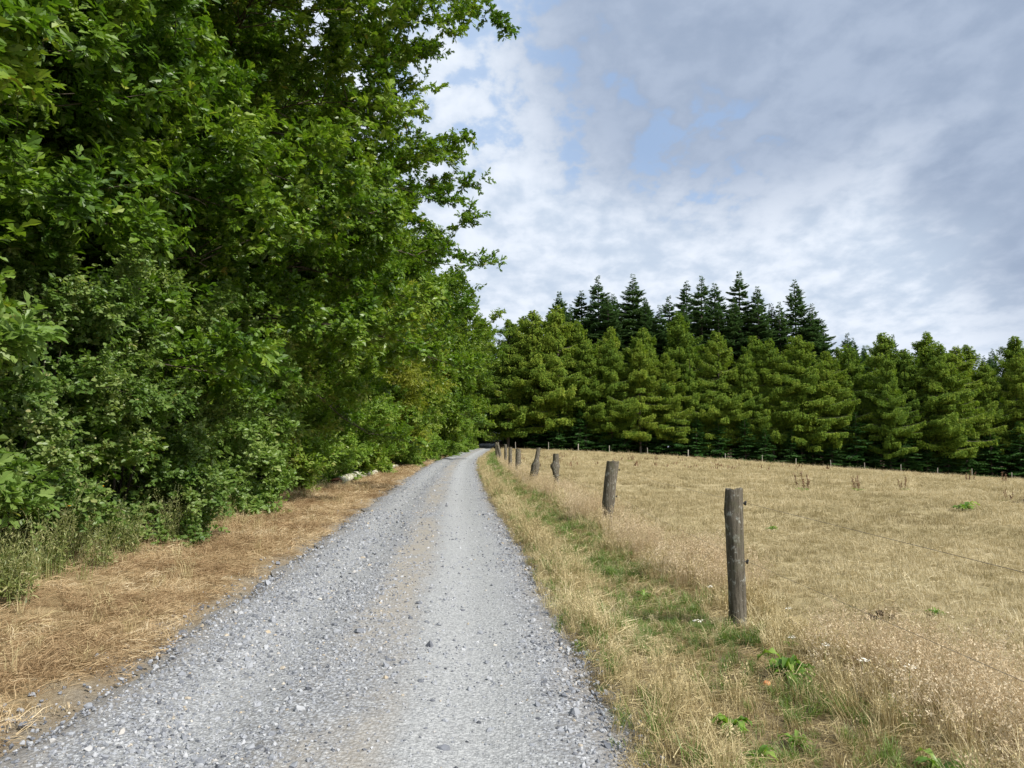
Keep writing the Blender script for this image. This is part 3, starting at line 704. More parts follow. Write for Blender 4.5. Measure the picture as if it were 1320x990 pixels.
# ------------------------------------------------------------------ scattered ground cover (uncountable stuff)
def blades(n, h, w, spread, lean, seed, flat=False, tmin=0., tmax=1., heads=0.):
    r = np.random.default_rng(seed); mb = MB()
    a = r.uniform(0, 6.283, n); rr = spread * np.sqrt(r.uniform(0, 1, n))
    base = np.stack([rr * np.cos(a), rr * np.sin(a), np.zeros(n)], -1)
    az = r.uniform(0, 6.283, n)
    L = h * r.uniform(.5, 1.15, n)
    d = np.stack([np.cos(az), np.sin(az), np.zeros(n)], -1)
    ln = lean * r.uniform(.3, 1.3, n)
    s = np.stack([-np.sin(az), np.cos(az), np.zeros(n)], -1)
    if flat:
        s = s * .7 + np.array([0, 0, .7])
        base[:, 2] = r.uniform(0, .06, n)
        m = base + d * (L * .5)[:, None] + np.array([0, 0, 1.]) * (L * r.uniform(-.02, .16, n))[:, None]
        tp = base + d * L[:, None] + np.array([0, 0, 1.]) * (L * r.uniform(-.1, .14, n))[:, None]
    else:
        m = base + d * (L * .5 * np.sin(ln * .5))[:, None] + np.array([0, 0, 1.]) * (L * .55 * np.cos(ln * .5))[:, None]
        tp = base + d * (L * np.sin(ln))[:, None] + np.array([0, 0, 1.]) * (L * np.cos(ln * .9))[:, None]
    ww = w * r.uniform(.6, 1.3, n)
    V = np.stack([base - s * ww[:, None] * .5, base + s * ww[:, None] * .5, m + s * ww[:, None] * .4, m - s * ww[:, None] * .4, tp], 1)
    tint = np.repeat(r.uniform(tmin, tmax, n), 5)
    k = np.arange(n)[:, None] * 5
    mb.add(V.reshape(-1, 3), np.concatenate([k + [[0, 1, 2]], k + [[0, 2, 3]], k + [[3, 2, 4]]]), tint)
    if heads > 0:
        hh = r.uniform(0, 1, n) < heads; idx = np.where(hh)[0]; per = 9
        P = (tp[idx] + (m[idx] - tp[idx]) * .02)[:, None] + (m[idx] - tp[idx])[:, None] * r.uniform(0, .45, (len(idx), per))[..., None] + r.normal(0, .012, (len(idx), per, 3))
        A = r.normal(0, 1, P.shape) + np.array([0, 0, .6])
        put_leaves(mb, P.reshape(-1, 3), A.reshape(-1, 3), r.normal(0, 1, (len(idx) * per, 3)), r.uniform(.012, .03, len(idx) * per), r.uniform(.5, 1, len(idx) * per), 'needle')
    return mb

def stone_mb(seed):
    r = np.random.default_rng(seed)
    import bmesh
    bm = bmesh.new(); bmesh.ops.create_icosphere(bm, subdivisions=1, radius=.5)
    sc = r.uniform(.6, 1.1, 3); sc[2] *= .7
    V = np.array([v.co[:] for v in bm.verts]) * sc
    V += r.normal(0, .09, V.shape)
    F = np.array([[v.index for v in f.verts] for f in bm.faces]); bm.free()
    return MB().add(V, F)

def variants(cname, lst, mat, nm):
    c = bpy.data.collections.new(cname)
    for k, m in enumerate(lst):
        o = m.build(f'{nm}_{chr(97 + k)}', mat, link=False); c.objects.link(o)
    return c

def scatter(name, label, coll, P, rot, scl, vid, tint):
    me = bpy.data.meshes.new(name); n = len(P)
    me.vertices.add(n); me.vertices.foreach_set('co', np.asarray(P, np.float32).ravel())
    a = me.attributes.new('rot', 'FLOAT_VECTOR', 'POINT'); a.data.foreach_set('vector', np.asarray(rot, np.float32).ravel())
    a = me.attributes.new('scl', 'FLOAT', 'POINT'); a.data.foreach_set('value', np.asarray(scl, np.float32))
    a = me.attributes.new('vid', 'INT', 'POINT'); a.data.foreach_set('value', np.asarray(vid, np.int32))
    a = me.attributes.new('tint', 'FLOAT', 'POINT'); a.data.foreach_set('value', np.asarray(tint, np.float32))
    o = bpy.data.objects.new(name, me); COL.objects.link(o)
    o['kind'] = 'stuff'; o['label'] = label
    ng = bpy.data.node_groups.new(name + '_nodes', 'GeometryNodeTree')
    ng.interface.new_socket('Geometry', in_out='INPUT', socket_type='NodeSocketGeometry')
    ng.interface.new_socket('Geometry', in_out='OUTPUT', socket_type='NodeSocketGeometry')
    N = ng.nodes; L = ng.links
    gi = N.new('NodeGroupInput'); go = N.new('NodeGroupOutput'); ip = N.new('GeometryNodeInstanceOnPoints')
    ci = N.new('GeometryNodeCollectionInfo'); ci.inputs['Collection'].default_value = coll
    ci.inputs['Separate Children'].default_value = True; ci.inputs['Reset Children'].default_value = True
    def na(nm_, ty):
        x = N.new('GeometryNodeInputNamedAttribute'); x.data_type = ty; x.inputs['Name'].default_value = nm_; return x.outputs[0]
    er = N.new('FunctionNodeEulerToRotation')
    L.new(na('rot', 'FLOAT_VECTOR'), er.inputs[0]); L.new(er.outputs[0], ip.inputs['Rotation'])
    L.new(na('scl', 'FLOAT'), ip.inputs['Scale']); L.new(na('vid', 'INT'), ip.inputs['Instance Index'])
    ip.inputs['Pick Instance'].default_value = True
    L.new(ci.outputs[0], ip.inputs['Instance']); L.new(gi.outputs[0], ip.inputs['Points']); L.new(ip.outputs[0], go.inputs[0])
    md = o.modifiers.new('scatter', 'NODES'); md.node_group = ng
    return o

def fnoise(x, y, s, seed=0):
    """cheap smooth noise in 0..1 for patchiness"""
    v = 0
    r = np.random.default_rng(seed + 99)
    for k in range(7):
        a = r.uniform(0, 6.283); f = s * r.uniform(.6, 2.2); p = r.uniform(0, 6.283, 2)
        v = v + np.sin((x * math.cos(a) + y * math.sin(a)) * f + p[0] + 1.3 * np.sin((x * math.sin(a) - y * math.cos(a)) * f * .7 + p[1]))
    return np.clip(.5 + v / 7 * 1.3, 0, 1)

def sample_u(bands, u0, u1, dens_scale=1.):
    """points in strip between offsets u0..u1 from the road centre; bands = (y0, y1, density, scale)"""
    Ps, Ss = [], []
    for y0, y1, den, sc in bands:
        n = int((y1 - y0) * (u1 - u0) * den * dens_scale)
        y = rng.uniform(y0, y1, n); uu = rng.uniform(u0, u1, n)
        Ps.append(np.stack([road_c(y) + uu, y, uu], -1)); Ss.append(np.full(n, sc))
    return np.concatenate(Ps), np.concatenate(Ss)

def finish(name, label, coll, nv, x, y, scl, tint, tilt=.12, vid=None, dz=0.):
    n = len(x)
    P = np.stack([x, y, H(x, y) + dz], -1)
    rot = np.stack([rng.normal(0, tilt, n), rng.normal(0, tilt, n), rng.uniform(0, 6.283, n)], -1)
    return scatter(name, label, coll, P, rot, scl, rng.integers(0, nv, n) if vid is None else vid, tint)

# pasture
cf = variants('pasture tufts', [blades(26, .085, .0048, .09, 1.0, 60 + k) for k in range(4)] + [blades(22, .16, .005, .08, .8, 70 + k, tmin=.3) for k in range(2)] + [blades(26, .11, .0045, .14, 0, 75 + k, flat=True) for k in range(3)], FIELDSTRAW, 'pasture_tuft')
xs, ys, ss = [], [], []
for y0, y1, den, sc in ((2.2, 8, 170, .9), (8, 14, 95, 1.1), (14, 24, 42, 1.5), (24, 45, 15, 2.1), (45, 75, 5., 2.8), (75, 111, 3., 3.4)):
    xl = road_c(np.array([y0]))[0] + 3.0
    area = (y1 - y0) * (.74 * y1 + 2 - xl)
    n = int(area * den)
    x = rng.uniform(xl, .74 * y1 + 2, n); y = rng.uniform(y0, y1, n)
    k = (x < .74 * y + 2) & (x > road_c(y) + 3.1)
    xs.append(x[k]); ys.append(y[k]); ss.append(np.full(k.sum(), sc))
x, y, s = map(np.concatenate, (xs, ys, ss))
pat = np.clip(.55 * fnoise(x, y, .55, 1) + .45 * fnoise(x, y, 1.9, 2), 0, 1)
keep = rng.uniform(0, 1, len(x)) < .45 + .65 * pat
x, y, s, pat = x[keep], y[keep], s[keep], pat[keep]
tint = np.clip(.05 + .85 * pat + rng.normal(0, .15, len(x)), 0, 1)
vid = rng.choice(9, len(x), p=[.19, .19, .19, .19, .06, .05, .05, .04, .04])
finish('pasture_grass', 'short parched straw-coloured grass covering the pasture', cf, 9, x, y, s * rng.uniform(.55, 1.15, len(x)), tint, .15, vid)

cg = variants('green tufts', [blades(30, .20, .006, .07, .9, 80 + k) for k in range(3)] + [blades(22, .11, .006, .10, 1.1, 84 + k) for k in range(2)], GREEN, 'green_tuft')
# verge right: dry stems
cd = variants('dry verge tufts', [blades(24, .30, .0042, .06, .7, 90 + k, heads=.15) for k in range(3)] + [blades(24, .17, .005, .09, 1.1, 94 + k) for k in range(2)] + [blades(26, .24, .005, .12, 0, 97, flat=True)], STRAW, 'verge_tuft')
bands = ((2.2, 7, 190, .85), (7, 12, 150, .95), (12, 20, 90, 1.1), (20, 35, 45, 1.35), (35, 60, 24, 1.2), (60, 112, 16, .8))
P, s = sample_u(bands, 1.48, 3.6)
x, y, uu = P.T
greeny = 1.2 * np.exp(-((uu - 2.55) / .5) ** 2) * np.clip(.4 + 1.25 * fnoise(x, y, 1.6, 4), 0, 1) + .45 * np.exp(-((uu - 1.6) / .16) ** 2)
isg = rng.uniform(0, 1, len(x)) < np.clip(greeny, 0, .92)
bare = fnoise(x, y, 2.3, 9)
edge_thin = np.clip((uu - 1.45) / .18, .25, 1)
keep = (rng.uniform(0, 1, len(x)) < (.35 + .8 * bare) * edge_thin)
ditch = np.exp(-((uu - 2.65) / .38) ** 2)
d_ = keep & ~isg & (rng.uniform(0, 1, len(x)) > .45 * ditch); g_ = keep & isg
hs_ = np.where(uu < 1.7, .6, 1.0) * (1 - .4 * np.exp(-((uu - 2.65) / .38) ** 2)) * (.75 + .5 * fnoise(x, y, 2.6, 51))
finish('verge_grass', 'tall dry straw grass on the verge between track and fence', cd, 6, x[d_], y[d_], (s * hs_ * rng.uniform(.65, 1.25, len(x)))[d_], np.clip(.3 + .5 * fnoise(x, y, 1.1, 3) + rng.normal(0, .15, len(x)), 0, 1)[d_], .15)
finish('green_grass', 'green grass tufts along the ditch of the right verge', cg, 5, x[g_], y[g_], (s * hs_ * rng.uniform(.6, 1.2, len(x)))[g_], np.clip(.3 + .4 * fnoise(x, y, 1.4, 6) + rng.normal(0, .15, len(x)), 0, 1)[g_], .15)
P, s = sample_u(((2.2, 7, 150, .8), (7, 12, 110, .95), (12, 20, 60, 1.15), (20, 40, 25, 1.5)), 1.55, 3.7)
x, y, uu = P.T
vid = rng.choice([3, 4, 5], len(x), p=[.2, .2, .6])
finish('thatch', 'matted dead grass lying between the tufts of the right verge', cd, 6, x, y, s * rng.uniform(.45, .9, len(x)), np.clip(.1 + .5 * fnoise(x, y, 1.9, 61) + rng.normal(0, .2, len(x)), 0, 1), .15, vid)
P, s = sample_u(((2.2, 7, 95, .6), (7, 12, 70, .7), (12, 20, 40, .9), (20, 40, 16, 1.2), (40, 90, 7, 1.6)), 2.0, 3.2)
x, y, uu = P.T
keep = rng.uniform(0, 1, len(x)) < np.clip(1.9 * fnoise(x, y, 2.4, 63) - .05, 0, 1) * np.exp(-((uu - 2.6) / .4) ** 2)
x, y, s = x[keep], y[keep], s[keep]
finish('ditch_grass', 'low fresh green grass in the hollow beside the fence', cg, 5, x, y, s * rng.uniform(.6, 1.2, len(x)), np.clip(.4 + .4 * fnoise(x, y, 1.4, 6) + rng.normal(0, .15, len(x)), 0, 1), .2)
# bent grass by the fence
cb = variants('bent grass tufts', [blades(20, .46, .0028, .08, .5, 100 + k, tmin=.2, heads=.75) for k in range(4)], BENT, 'bent_grass')
P, s = sample_u(((2.2, 7, 95, .8), (7, 12, 80, .85), (12, 22, 48, 1.0), (22, 40, 22, 1.1), (40, 60, 12, 1.0), (60, 111, 9, .6)), 2.9, 4.6)
x, y, uu = P.T
keep = rng.uniform(0, 1, len(x)) < np.exp(-((uu - 3.5 - .25 * (y < 7)) / .48) ** 2) * np.clip(-.35 + 1.75 * fnoise(x, y, 1.3, 12), 0, 1)
x, y, s = x[keep], y[keep], s[keep]
finish('bent_grass', 'tall reddish feathery seed grass along the fence line', cb, 4, x, y, s * rng.uniform(.6, 1.2, len(x)), np.clip(.25 + .6 * fnoise(x, y, 1.8, 14) + rng.normal(0, .12, len(x)), 0, 1), .12)
# left verge: flattened brown straw
ch = variants('flattened straw', [blades(36, .15, .0042, .13, 0, 110 + k, flat=True) for k in range(4)] + [blades(26, .13, .004, .10, 1.25, 115 + k) for k in range(2)], HAY, 'flattened_straw')
P, s = sample_u(((2.5, 8, 150, .9), (8, 13, 120, 1.0), (13, 22, 70, 1.2), (22, 40, 30, 1.5), (40, 75, 12, 2.0), (75, 125, 5, 2.6)), -5.3, -1.42)
x, y, uu = P.T
wid = np.interp(y, [3, 10, 20, 40, 70, 125], [-1.62, -1.58, -1.52, -1.5, -1.5, -1.5]) - .55 * fnoise(x, y, 2.2, 33) * rng.uniform(.3, 1.3, len(x))
keep = (rng.uniform(0, 1, len(x)) < .35 + .8 * fnoise(x, y, 1.6, 21)) & (uu < wid) & (uu > np.interp(y, [3, 20, 40, 120], [-5.2, -4.6, -4.2, -3.4]))
x, y, s, uu = x[keep], y[keep], s[keep], uu[keep]
vid = np.where(rng.uniform(0, 1, len(x)) < .62, rng.integers(0, 4, len(x)), rng.integers(4, 6, len(x)))
finish('straw_litter', 'flattened orange-brown dead grass on the left verge', ch, 6, x, y, s * rng.uniform(.7, 1.25, len(x)), np.clip(.12 + .65 * fnoise(x, y, 1.7, 23) + rng.normal(0, .22, len(x)), 0, 1), .22, vid)
# dry stalks thickening towards the hedge
P, s = sample_u(((2.5, 9, 60, .95), (9, 16, 45, 1.), (16, 30, 24, 1.1), (30, 70, 10, 1.3)), -5.6, -2.0)
x, y, uu = P.T
keep = rng.uniform(0, 1, len(x)) < (.10 + .9 * np.exp(-((uu + 4.7) / .7) ** 2)) * np.clip(1.6 * fnoise(x, y, 1.5, 71) - .1, 0, 1)
x, y, s = x[keep], y[keep], s[keep]
finish('dry_stalks', 'standing dry straw stalks mixing into the foot of the left hedge', cd, 6, x, y, s * rng.uniform(.5, 1.25, len(x)), np.clip(.3 + .5 * fnoise(x, y, 1.5, 73) + rng.normal(0, .18, len(x)), 0, 1), .2)
# grass at the hedge foot
ck = variants('hedge foot grass', [blades(20, .50, .0045, .11, .55, 130 + k, tmin=.55, tmax=1.2, heads=.25) for k in range(3)] + [blades(24, .34, .005, .12, .9, 134 + k, tmin=.3) for k in range(2)], GREEN, 'hedge_grass')
P, s = sample_u(((2.5, 9, 60, .9), (9, 16, 45, .9), (16, 30, 22, 1.0), (30, 70, 10, 1.2)), -5.9, -3.6)
x, y, uu = P.T
keep = rng.uniform(0, 1, len(x)) < np.exp(-((uu + 4.75) / .6) ** 2) * np.clip(1.7 * fnoise(x, y, 1.1, 41) - .1, 0, 1)
x, y, s = x[keep], y[keep], s[keep]
finish('hedge_grass', 'pale half-dried grass growing at the foot of the left hedge', ck, 5, x, y, s * rng.uniform(.6, 1.25, len(x)), np.clip(.6 + .5 * fnoise(x, y, 1.5, 43) + rng.normal(0, .15, len(x)), 0, 1), .14)
# gravel stones
cs = variants('gravel stones', [stone_mb(120 + k) for k in range(7)], STONE, 'gravel_stone')
P, s = sample_u(((2.4, 6, 2300, .015), (6, 10, 1200, .018), (10, 17, 420, .023), (17, 32, 110, .028), (32, 60, 25, .036)), -2.1, 1.72)
x, y, uu = P.T
den = .75 * np.exp(-((uu + 1.0) / .55) ** 2) + .30 * np.exp(-((uu + .25) / .4) ** 2) + .12 + .6 * np.exp(-((uu - 1.4) / .2) ** 2)
den *= .5 + fnoise(x, y, 2.2, 31)
den *= np.where(uu < -1.6, .35, 1)
keep = rng.uniform(0, 1, len(x)) < den
x, y, s = x[keep], y[keep], s[keep]
sc = s * np.exp(rng.normal(0, .48, len(x)))
tint = np.clip(rng.beta(1.9, 1.9, len(x)), 0, 1)
finish('gravel', 'loose grey and bluish gravel stones strewn over the track', cs, 7, x, y, sc, tint, .6, None, .012)

# ------------------------------------------------------------------ individual weeds and small things
def weed(seed, h, n_stem, leaves, ls, flowers=None):
    r = np.random.default_rng(seed); w, l, f = MB(), MB(), MB()
    for k in range(n_stem):
        az = r.uniform(0, 6.28); b = np.array([r.uniform(-.14, .14), r.uniform(-.14, .14), -.03])
        q = np.linspace(0, 1, 6); hh = h * r.uniform(.6, 1.1)
        pts = b + np.stack([np.cos(az) * .3 * hh * q ** 2, np.sin(az) * .3 * hh * q ** 2, hh * q], -1)
        w.add(*tube(pts, .004 * (1 - .6 * q), 4), r.uniform(.2, 1))
        s0 = r.uniform(.15, 1, leaves)
        P = np.stack([np.interp(s0, q, pts[:, i]) for i in range(3)], -1)
        A = norm(r.normal(0, 1, (leaves, 3))) + np.array([0, 0, .35])
        put_leaves(l, P + A * .03, A, np.array([0, 0, 1.]) + r.normal(0, .5, (leaves, 3)), ls * (1.25 - s0 * .8) * r.uniform(.6, 1.2, leaves), np.clip(r.uniform(0, 1, leaves), 0, 1), 'narrow')
        if flowers and k % 5 == 0:
            A2 = r.normal(0, 1, (8, 3)) * [1, 1, .3]
            put_leaves(f, np.repeat(pts[-1:], 8, 0), A2, np.array([0, 0, 1.]) + r.normal(0, .2, (8, 3)), np.full(8, flowers), np.full(8, .5), 'simple')
    return w, l, f
GW = 'tall weeds under the left hedge'
wk = [weed(200 + k, [1.15, .95, .75][k], 16, 60, .075, .028 if k == 0 else None) for k in range(3)]
wl = [(-4.87, 6.6, 0, 'tallest straggly weed with a yellow flower at the left frame edge'), (-5.07, 7.6, 1, 'straggly green weed beside the yellow-flowered one'),
      (-4.82, 7.3, 2, 'lower grey-green weed in front of the yellow-flowered one'), (-5.22, 8.6, 0, 'tall yellow-flowered weed in front of the field maple'),
      (-5.02, 9.3, 1, 'bushy weed leaning over the brown straw'), (-5.32, 10.4, 2, 'low weed in front of the sparse hawthorn'),
      (-5.27, 11.6, 1, 'thin tall weed at the foot of the large hawthorn'), (-5.42, 13.2, 0, 'yellow-flowered weed between the large hawthorn and the pale sapling'),
      (-5.52, 14.6, 2, 'small weed just before the pale oak sapling'), (-5.22, 5.9, 1, 'leafy weed at the left frame edge behind the yellow-flowered one'),
      (-5.47, 8.0, 2, 'shaded weed at the foot of the field maple'), (-5.62, 9.8, 0, 'tall yellow-flowered weed against the sparse hawthorn')]
WT = {}
for k, (x, y, v, lab) in enumerate(wl):
    if v not in WT:
        t = thing('tall_weed', lab, 'weed', at(x, y), k * 1.7, GW); w, l, f = wk[v]
        w.build('stem', WEED, t, smooth=True); l.build('foliage', WEED, t)
        if v == 0: f.build('blossoms', PETALY, t)
        WT[v] = t
    else: dup(WT[v], lab, at(x, y), k * 1.7, random.uniform(.8, 1.1), GW)

def rosette(seed, n, L, up_):
    r = np.random.default_rng(seed); mb = MB()
    az = np.arange(n) * 2.4 + r.uniform(-.3, .3, n); q = np.linspace(0, 1, 6)
    for k in range(n):
        d = np.array([math.cos(az[k]), math.sin(az[k]), 0]); s = np.array([-d[1], d[0], 0]); l = L * r.uniform(.55, 1.1); u_ = up_ * r.uniform(.4, 1.2)
        c = d * (l * q * (.5 + .4 * q))[:, None] + np.array([0, 0, 1.]) * (l * (u_ * q - .75 * u_ * q ** 2.2))[:, None]
        wd = l * .085 * np.sin(np.clip(q * 1.0, 0, 1) * math.pi) ** .7 + .004
        wv = .018 * np.sin(q * 14 + k)
        Lf = c + s * wd[:, None] + np.array([0, 0, 1.]) * (wd * .35 + wv)[:, None]; Rt = c - s * wd[:, None] + np.array([0, 0, 1.]) * (wd * .35 - wv)[:, None]
        V = np.stack([Lf, c, Rt], 1).reshape(-1, 3)
        F = [(3 * i_ + j_, 3 * i_ + j_ + 1, 3 * i_ + j_ + 4, 3 * i_ + j_ + 3) for i_ in range(5) for j_ in range(2)]
        mb.add(V, F, r.uniform(.1, .9))
    return mb
GD = 'green broad-leaved weeds on the right verge'
ros = [rosette(300, 34, .21, 1.9), rosette(301, 26, .18, 2.2)]
RT = []
rl = [(1.86, 5.15, 1.0, 0, 'largest bright green dock clump beside the fallen apple'), (1.24, 4.35, .8, 1, 'dock clump of upright leaves in dry grass, nearest the track edge'),
      (1.27, 4.0, .62, 0, 'small dock clump low in the verge, in front of the upright one'), (1.55, 4.2, .55, 1, 'tiny dock rosette on the bare brown patch'),
      (1.40, 8.0, .6, 0, 'low dock rosette in the green strip left of the nearest post'), (2.15, 5.9, .5, 1, 'small bright rosette right of the nearest post foot'),
      (4.75, 13.8, .75, 1, 'yellow-green flat rosette in the pasture beyond the nearest post'), (10.6, 17.6, 1.5, 0, 'broad green clump on the right of the pasture'),
      (3.9, 7.0, .5, 1, 'small green rosette in the pasture near the dark clod'), (2.05, 3.7, .7, 0, 'dock leaves among reddish seed grass at the lower frame edge')]
for k, (x, y, s, v, lab) in enumerate(rl):
    if k < 2:
        o = ros[v].build('dock_weed', DOCKLEAF, smooth=True); RT.append(o)
        o.location = at(x, y); o.scale = (s,) * 3
    else:
        o = RT[v].copy(); COL.objects.link(o); o.location = at(x, y); o.scale = (s, s, s * .8); o.rotation_euler = (0, 0, k * 1.3)
    o['label'] = lab; o['category'] = 'weed'; o['group'] = GD

def dock(seed, h):
    r = np.random.default_rng(seed); w, f = MB(), MB()
    for k in range(5):
        az = r.uniform(0, 6.28); hh = h * r.uniform(.55, 1.1); q = np.linspace(0, 1, 5); b = np.array([r.uniform(-.25, .25), r.uniform(-.15, .15), -.02])
        pts = b + np.stack([np.cos(az) * .2 * hh * q, np.sin(az) * .2 * hh * q, hh * q], -1)
        w.add(*tube(pts, .008, 4), .5)
        n = 55; s0 = r.uniform(.4, 1.02, n)
        P = np.stack([np.interp(s0, q, pts[:, i]) for i in range(3)], -1) + r.normal(0, .018, (n, 3))
        put_leaves(f, P, r.normal(0, 1, (n, 3)), r.normal(0, 1, (n, 3)), r.uniform(.03, .06, n), r.uniform(0, 1, n), 'simple')
    return w, f, rosette(seed + 9, 14, .3, .9)
w, f, l = dock(400, .62)
GK = 'dried docks standing in the pasture'
dl = [(9.6, 24.8, 1.0, 'tallest red-brown dock clump, straight beyond the nearest post top'), (11.6, 25.2, .8, 'green-based dock right of the tallest red-brown clump'),
      (13.5, 25.8, .7, 'thin dock pair standing two clumps right of the tallest'), (22, 36, .9, 'bushy dry dock on the right near the far field edge'),
      (27.5, 42, 1.05, 'round dry dock farthest right near the far fence'), (13.3, 20.2, .5, 'short dock beside the dark clod at the right frame edge'),
      (9.5, 60, 1.0, 'small distant dock in the middle of the pasture'), (12.0, 62, .9, 'small distant dock just right of the middle one')]
DT = None
for k, (x, y, s, lab) in enumerate(dl):
    if DT is None:
        DT = thing('dock_plant', lab, 'plant', at(x, y), .4, GK)
        w.build('stem', SEED, DT, smooth=True); f.build('dry_blossoms', SEED, DT); l.build('foliage', DOCKLEAF, DT, smooth=True)
    else: dup(DT, lab, at(x, y), k * 1.1, s, GK)

# dark stems dotted through the far pasture: too many to count
P_ = []
dm = MB(); r = np.random.default_rng(77); n = 230
y = r.uniform(42, 108, n); x = r.uniform(0, .72, n) * y
z = H(x, y)
Pq = np.stack([x, y, z], -1)
per = 7
Pq = (Pq[:, None] + np.stack([r.normal(0, .1, (n, per)), r.normal(0, .1, (n, per)), r.uniform(0, .1, (n, per))], -1)).reshape(-1, 3)
put_leaves(dm, Pq, np.array([0, 0, 1.]) + r.normal(0, .3, (n * per, 3)), r.normal(0, 1, (n * per, 3)) * [1, 1, .2], r.uniform(.10, .30, n * per), r.uniform(0, 1, n * per), 'narrow')
o = dm.build('dry_weeds', SEED); o['kind'] = 'stuff'; o['label'] = 'brown dry stems dotted over the far pasture'

# clods with stalks
def clod(seed):
    r = np.random.default_rng(seed); mb = MB(); st = MB()
    for k in range(9):
        m = stone_mb(seed * 10 + k); s = r.uniform(.05, .11)
        mb.add(m.v[0] * s + np.array([r.uniform(-.11, .11), r.uniform(-.08, .08), r.uniform(0, .05)]), m.f[3][0])
    q = np.linspace(0, 1, 8)
    st.add(*tube(np.stack([-.16 + .30 * q, .0 * q, .02 + .30 * np.sin(q * 1.9) * .5], -1), .006, 5), .9)
    for k in range(14):
        a = r.uniform(-.5, .8)
        st.add(*tube([(0, 0, .02), (.1 * math.cos(a), .06 * r.normal(), .1), (.24 * math.cos(a), .1 * r.normal(), .05 + .12 * math.sin(a))], .002, 3), .3)
    return mb, st
for (x, y, s, sd, lab) in ((3.35, 6.95, 1.0, 3, 'dark earth clod with a pale curved stalk in the pasture'), (13.2, 19.6, 1.5, 5, 'dark clod lying in grass at the right frame edge')):
    t = thing('earth_clod', lab, 'clod', at(x, y)); t.scale = (s,) * 3
    a, b = clod(sd); a.build('clod', SOIL, t); b.build('stalk', STRAW, t, smooth=True)

# fallen apple
import bmesh
def ball(r0, squash=.9, dim=.25, seg=20):
    bm = bmesh.new(); bmesh.ops.create_uvsphere(bm, u_segments=seg, v_segments=14, radius=r0)
    for v in bm.verts:
        rr = math.hypot(v.co.x, v.co.y) / r0
        v.co.z = v.co.z * squash - (dim * r0 * math.exp(-(rr / .35) ** 2) * (1 if v.co.z > 0 else -.5))
    V = np.array([v.co[:] for v in bm.verts]); tri = bmesh.ops.triangulate(bm, faces=bm.faces[:])
    F = np.array([[v.index for v in f.verts] for f in bm.faces]); bm.free()
    return MB().add(V, F)
t = thing('fallen_apple', 'small orange-pink fallen apple beside the green dock clump', 'apple', at(1.68, 5.05, .025))
ball(.026).build('flesh', APPLE, t, smooth=True)
MB().add(*tube([(0, 0, .012), (.003, 0, .028), (.01, 0, .036)], .0016, 5)).build('stalk', BARK, t, smooth=True)

# white flowers by the fence: a few umbels
fm, fs = MB(), MB()
r = np.random.default_rng(5)
GU = 'small white flower heads by the fence foot'
ul = [(1.95, 5.35), (2.12, 5.15), (2.2, 4.75), (2.3, 4.95), (1.42, 5.9), (2.28, 6.3), (2.35, 4.5), (1.9, 7.2)]
ub = None
lab8 = ['white flower head just above the bright dock clump', 'white flower head right of the bright dock clump', 'white flower head among reddish seed grass, low in the frame', 'white flower head between reddish grass and dock leaves',
        'white flower head left of the nearest post foot, in green grass', 'white flower head in dry grass right of the nearest post foot', 'white flower head lowest among the reddish seed grass', 'white flower head behind the nearest post']
for k, (x, y) in enumerate(ul):
    if ub is None:
        ub = thing('white_flower', lab8[0], 'flower', at(x, y), 0, GU)
        m = MB(); hd = MB()
        m.add(*tube([(0, 0, -.02), (.01, .01, .12), (.02, .0, .22)], .0018, 4), .6)
        A = r.normal(0, 1, (26, 3)) * [1, 1, .35]; Pp = np.array([.02, 0, .225]) + A * [.011, .011, .004]
        put_leaves(hd, Pp, A, np.array([0, 0, 1.]) + r.normal(0, .3, (26, 3)), np.full(26, .013), np.full(26, .5), 'simple')
        m.build('stem', WEED, ub, smooth=True); hd.build('petals', PETALW, ub)
    else: dup(ub, lab8[k], at(x, y), k * 1.3, random.uniform(.8, 1.3), GU)

# ------------------------------------------------------------------ the wood's dark depth, one mass of trunks and needles
cw = bpy.data.collections.new('deep wood')
for k, q in enumerate((firs[0], firs[1], spruces[0], spruces[1])):
    mm = MB()
    for part in q:
        base = mm.n
        mm.v += part.v; mm.a += part.a
        for fk in (3, 4): mm.f[fk] += [f_ + base for f_ in part.f[fk]]
        mm.n += part.n
    cw.objects.link(mm.build(f'deep_wood_{chr(97 + k)}', FIR, link=False))
wx, wy = [], []
for yy_ in (134, 139, 145, 152, 160):
    a = np.arange(10 if yy_ < 150 else 14, 125, 4.2); wx.append(a + rng.uniform(-1, 1, len(a))); wy.append(yy_ + rng.uniform(-1.5, 1.5, len(a)))
for yy_ in np.arange(2, 200, 5.5):
    a = np.arange(-46, -20, 5.5); wx.append(a + rng.uniform(-1.5, 1.5, len(a))); wy.append(yy_ + rng.uniform(-1.5, 1.5, len(a)))
for yy_ in (196, 203, 210):
    a = np.arange(-30, 30, 4); wx.append(a + rng.uniform(-1, 1, len(a))); wy.append(yy_ + rng.uniform(-1.5, 1.5, len(a)))
wx = np.concatenate(wx); wy = np.concatenate(wy)
wv = rng.integers(0, 2, len(wx)); wsc = rng.uniform(.62, .76, len(wx)) * np.where((wx > 50) & (wy > 130), 1.12, 1)
wsc = np.where((wx > 7) & (wx < 52) & (wy > 130), rng.uniform(.84, .98, len(wx)), wsc)
fx_ = np.concatenate([np.arange(2, 112, 3.1), np.arange(-46, -19, 3.2), np.arange(-34, 30, 2.6), np.arange(-34, 30, 2.6), np.full(40, -13.5), np.arange(5, 110, 3.3)])
fy_ = np.concatenate([np.full(36, 119.) + rng.uniform(-1, 2, 36), np.full(9, 120.), np.full(25, 199.), np.full(25, 206.), np.linspace(4, 150, 40), np.full(32, 126.) + rng.uniform(-1, 2, 32)])
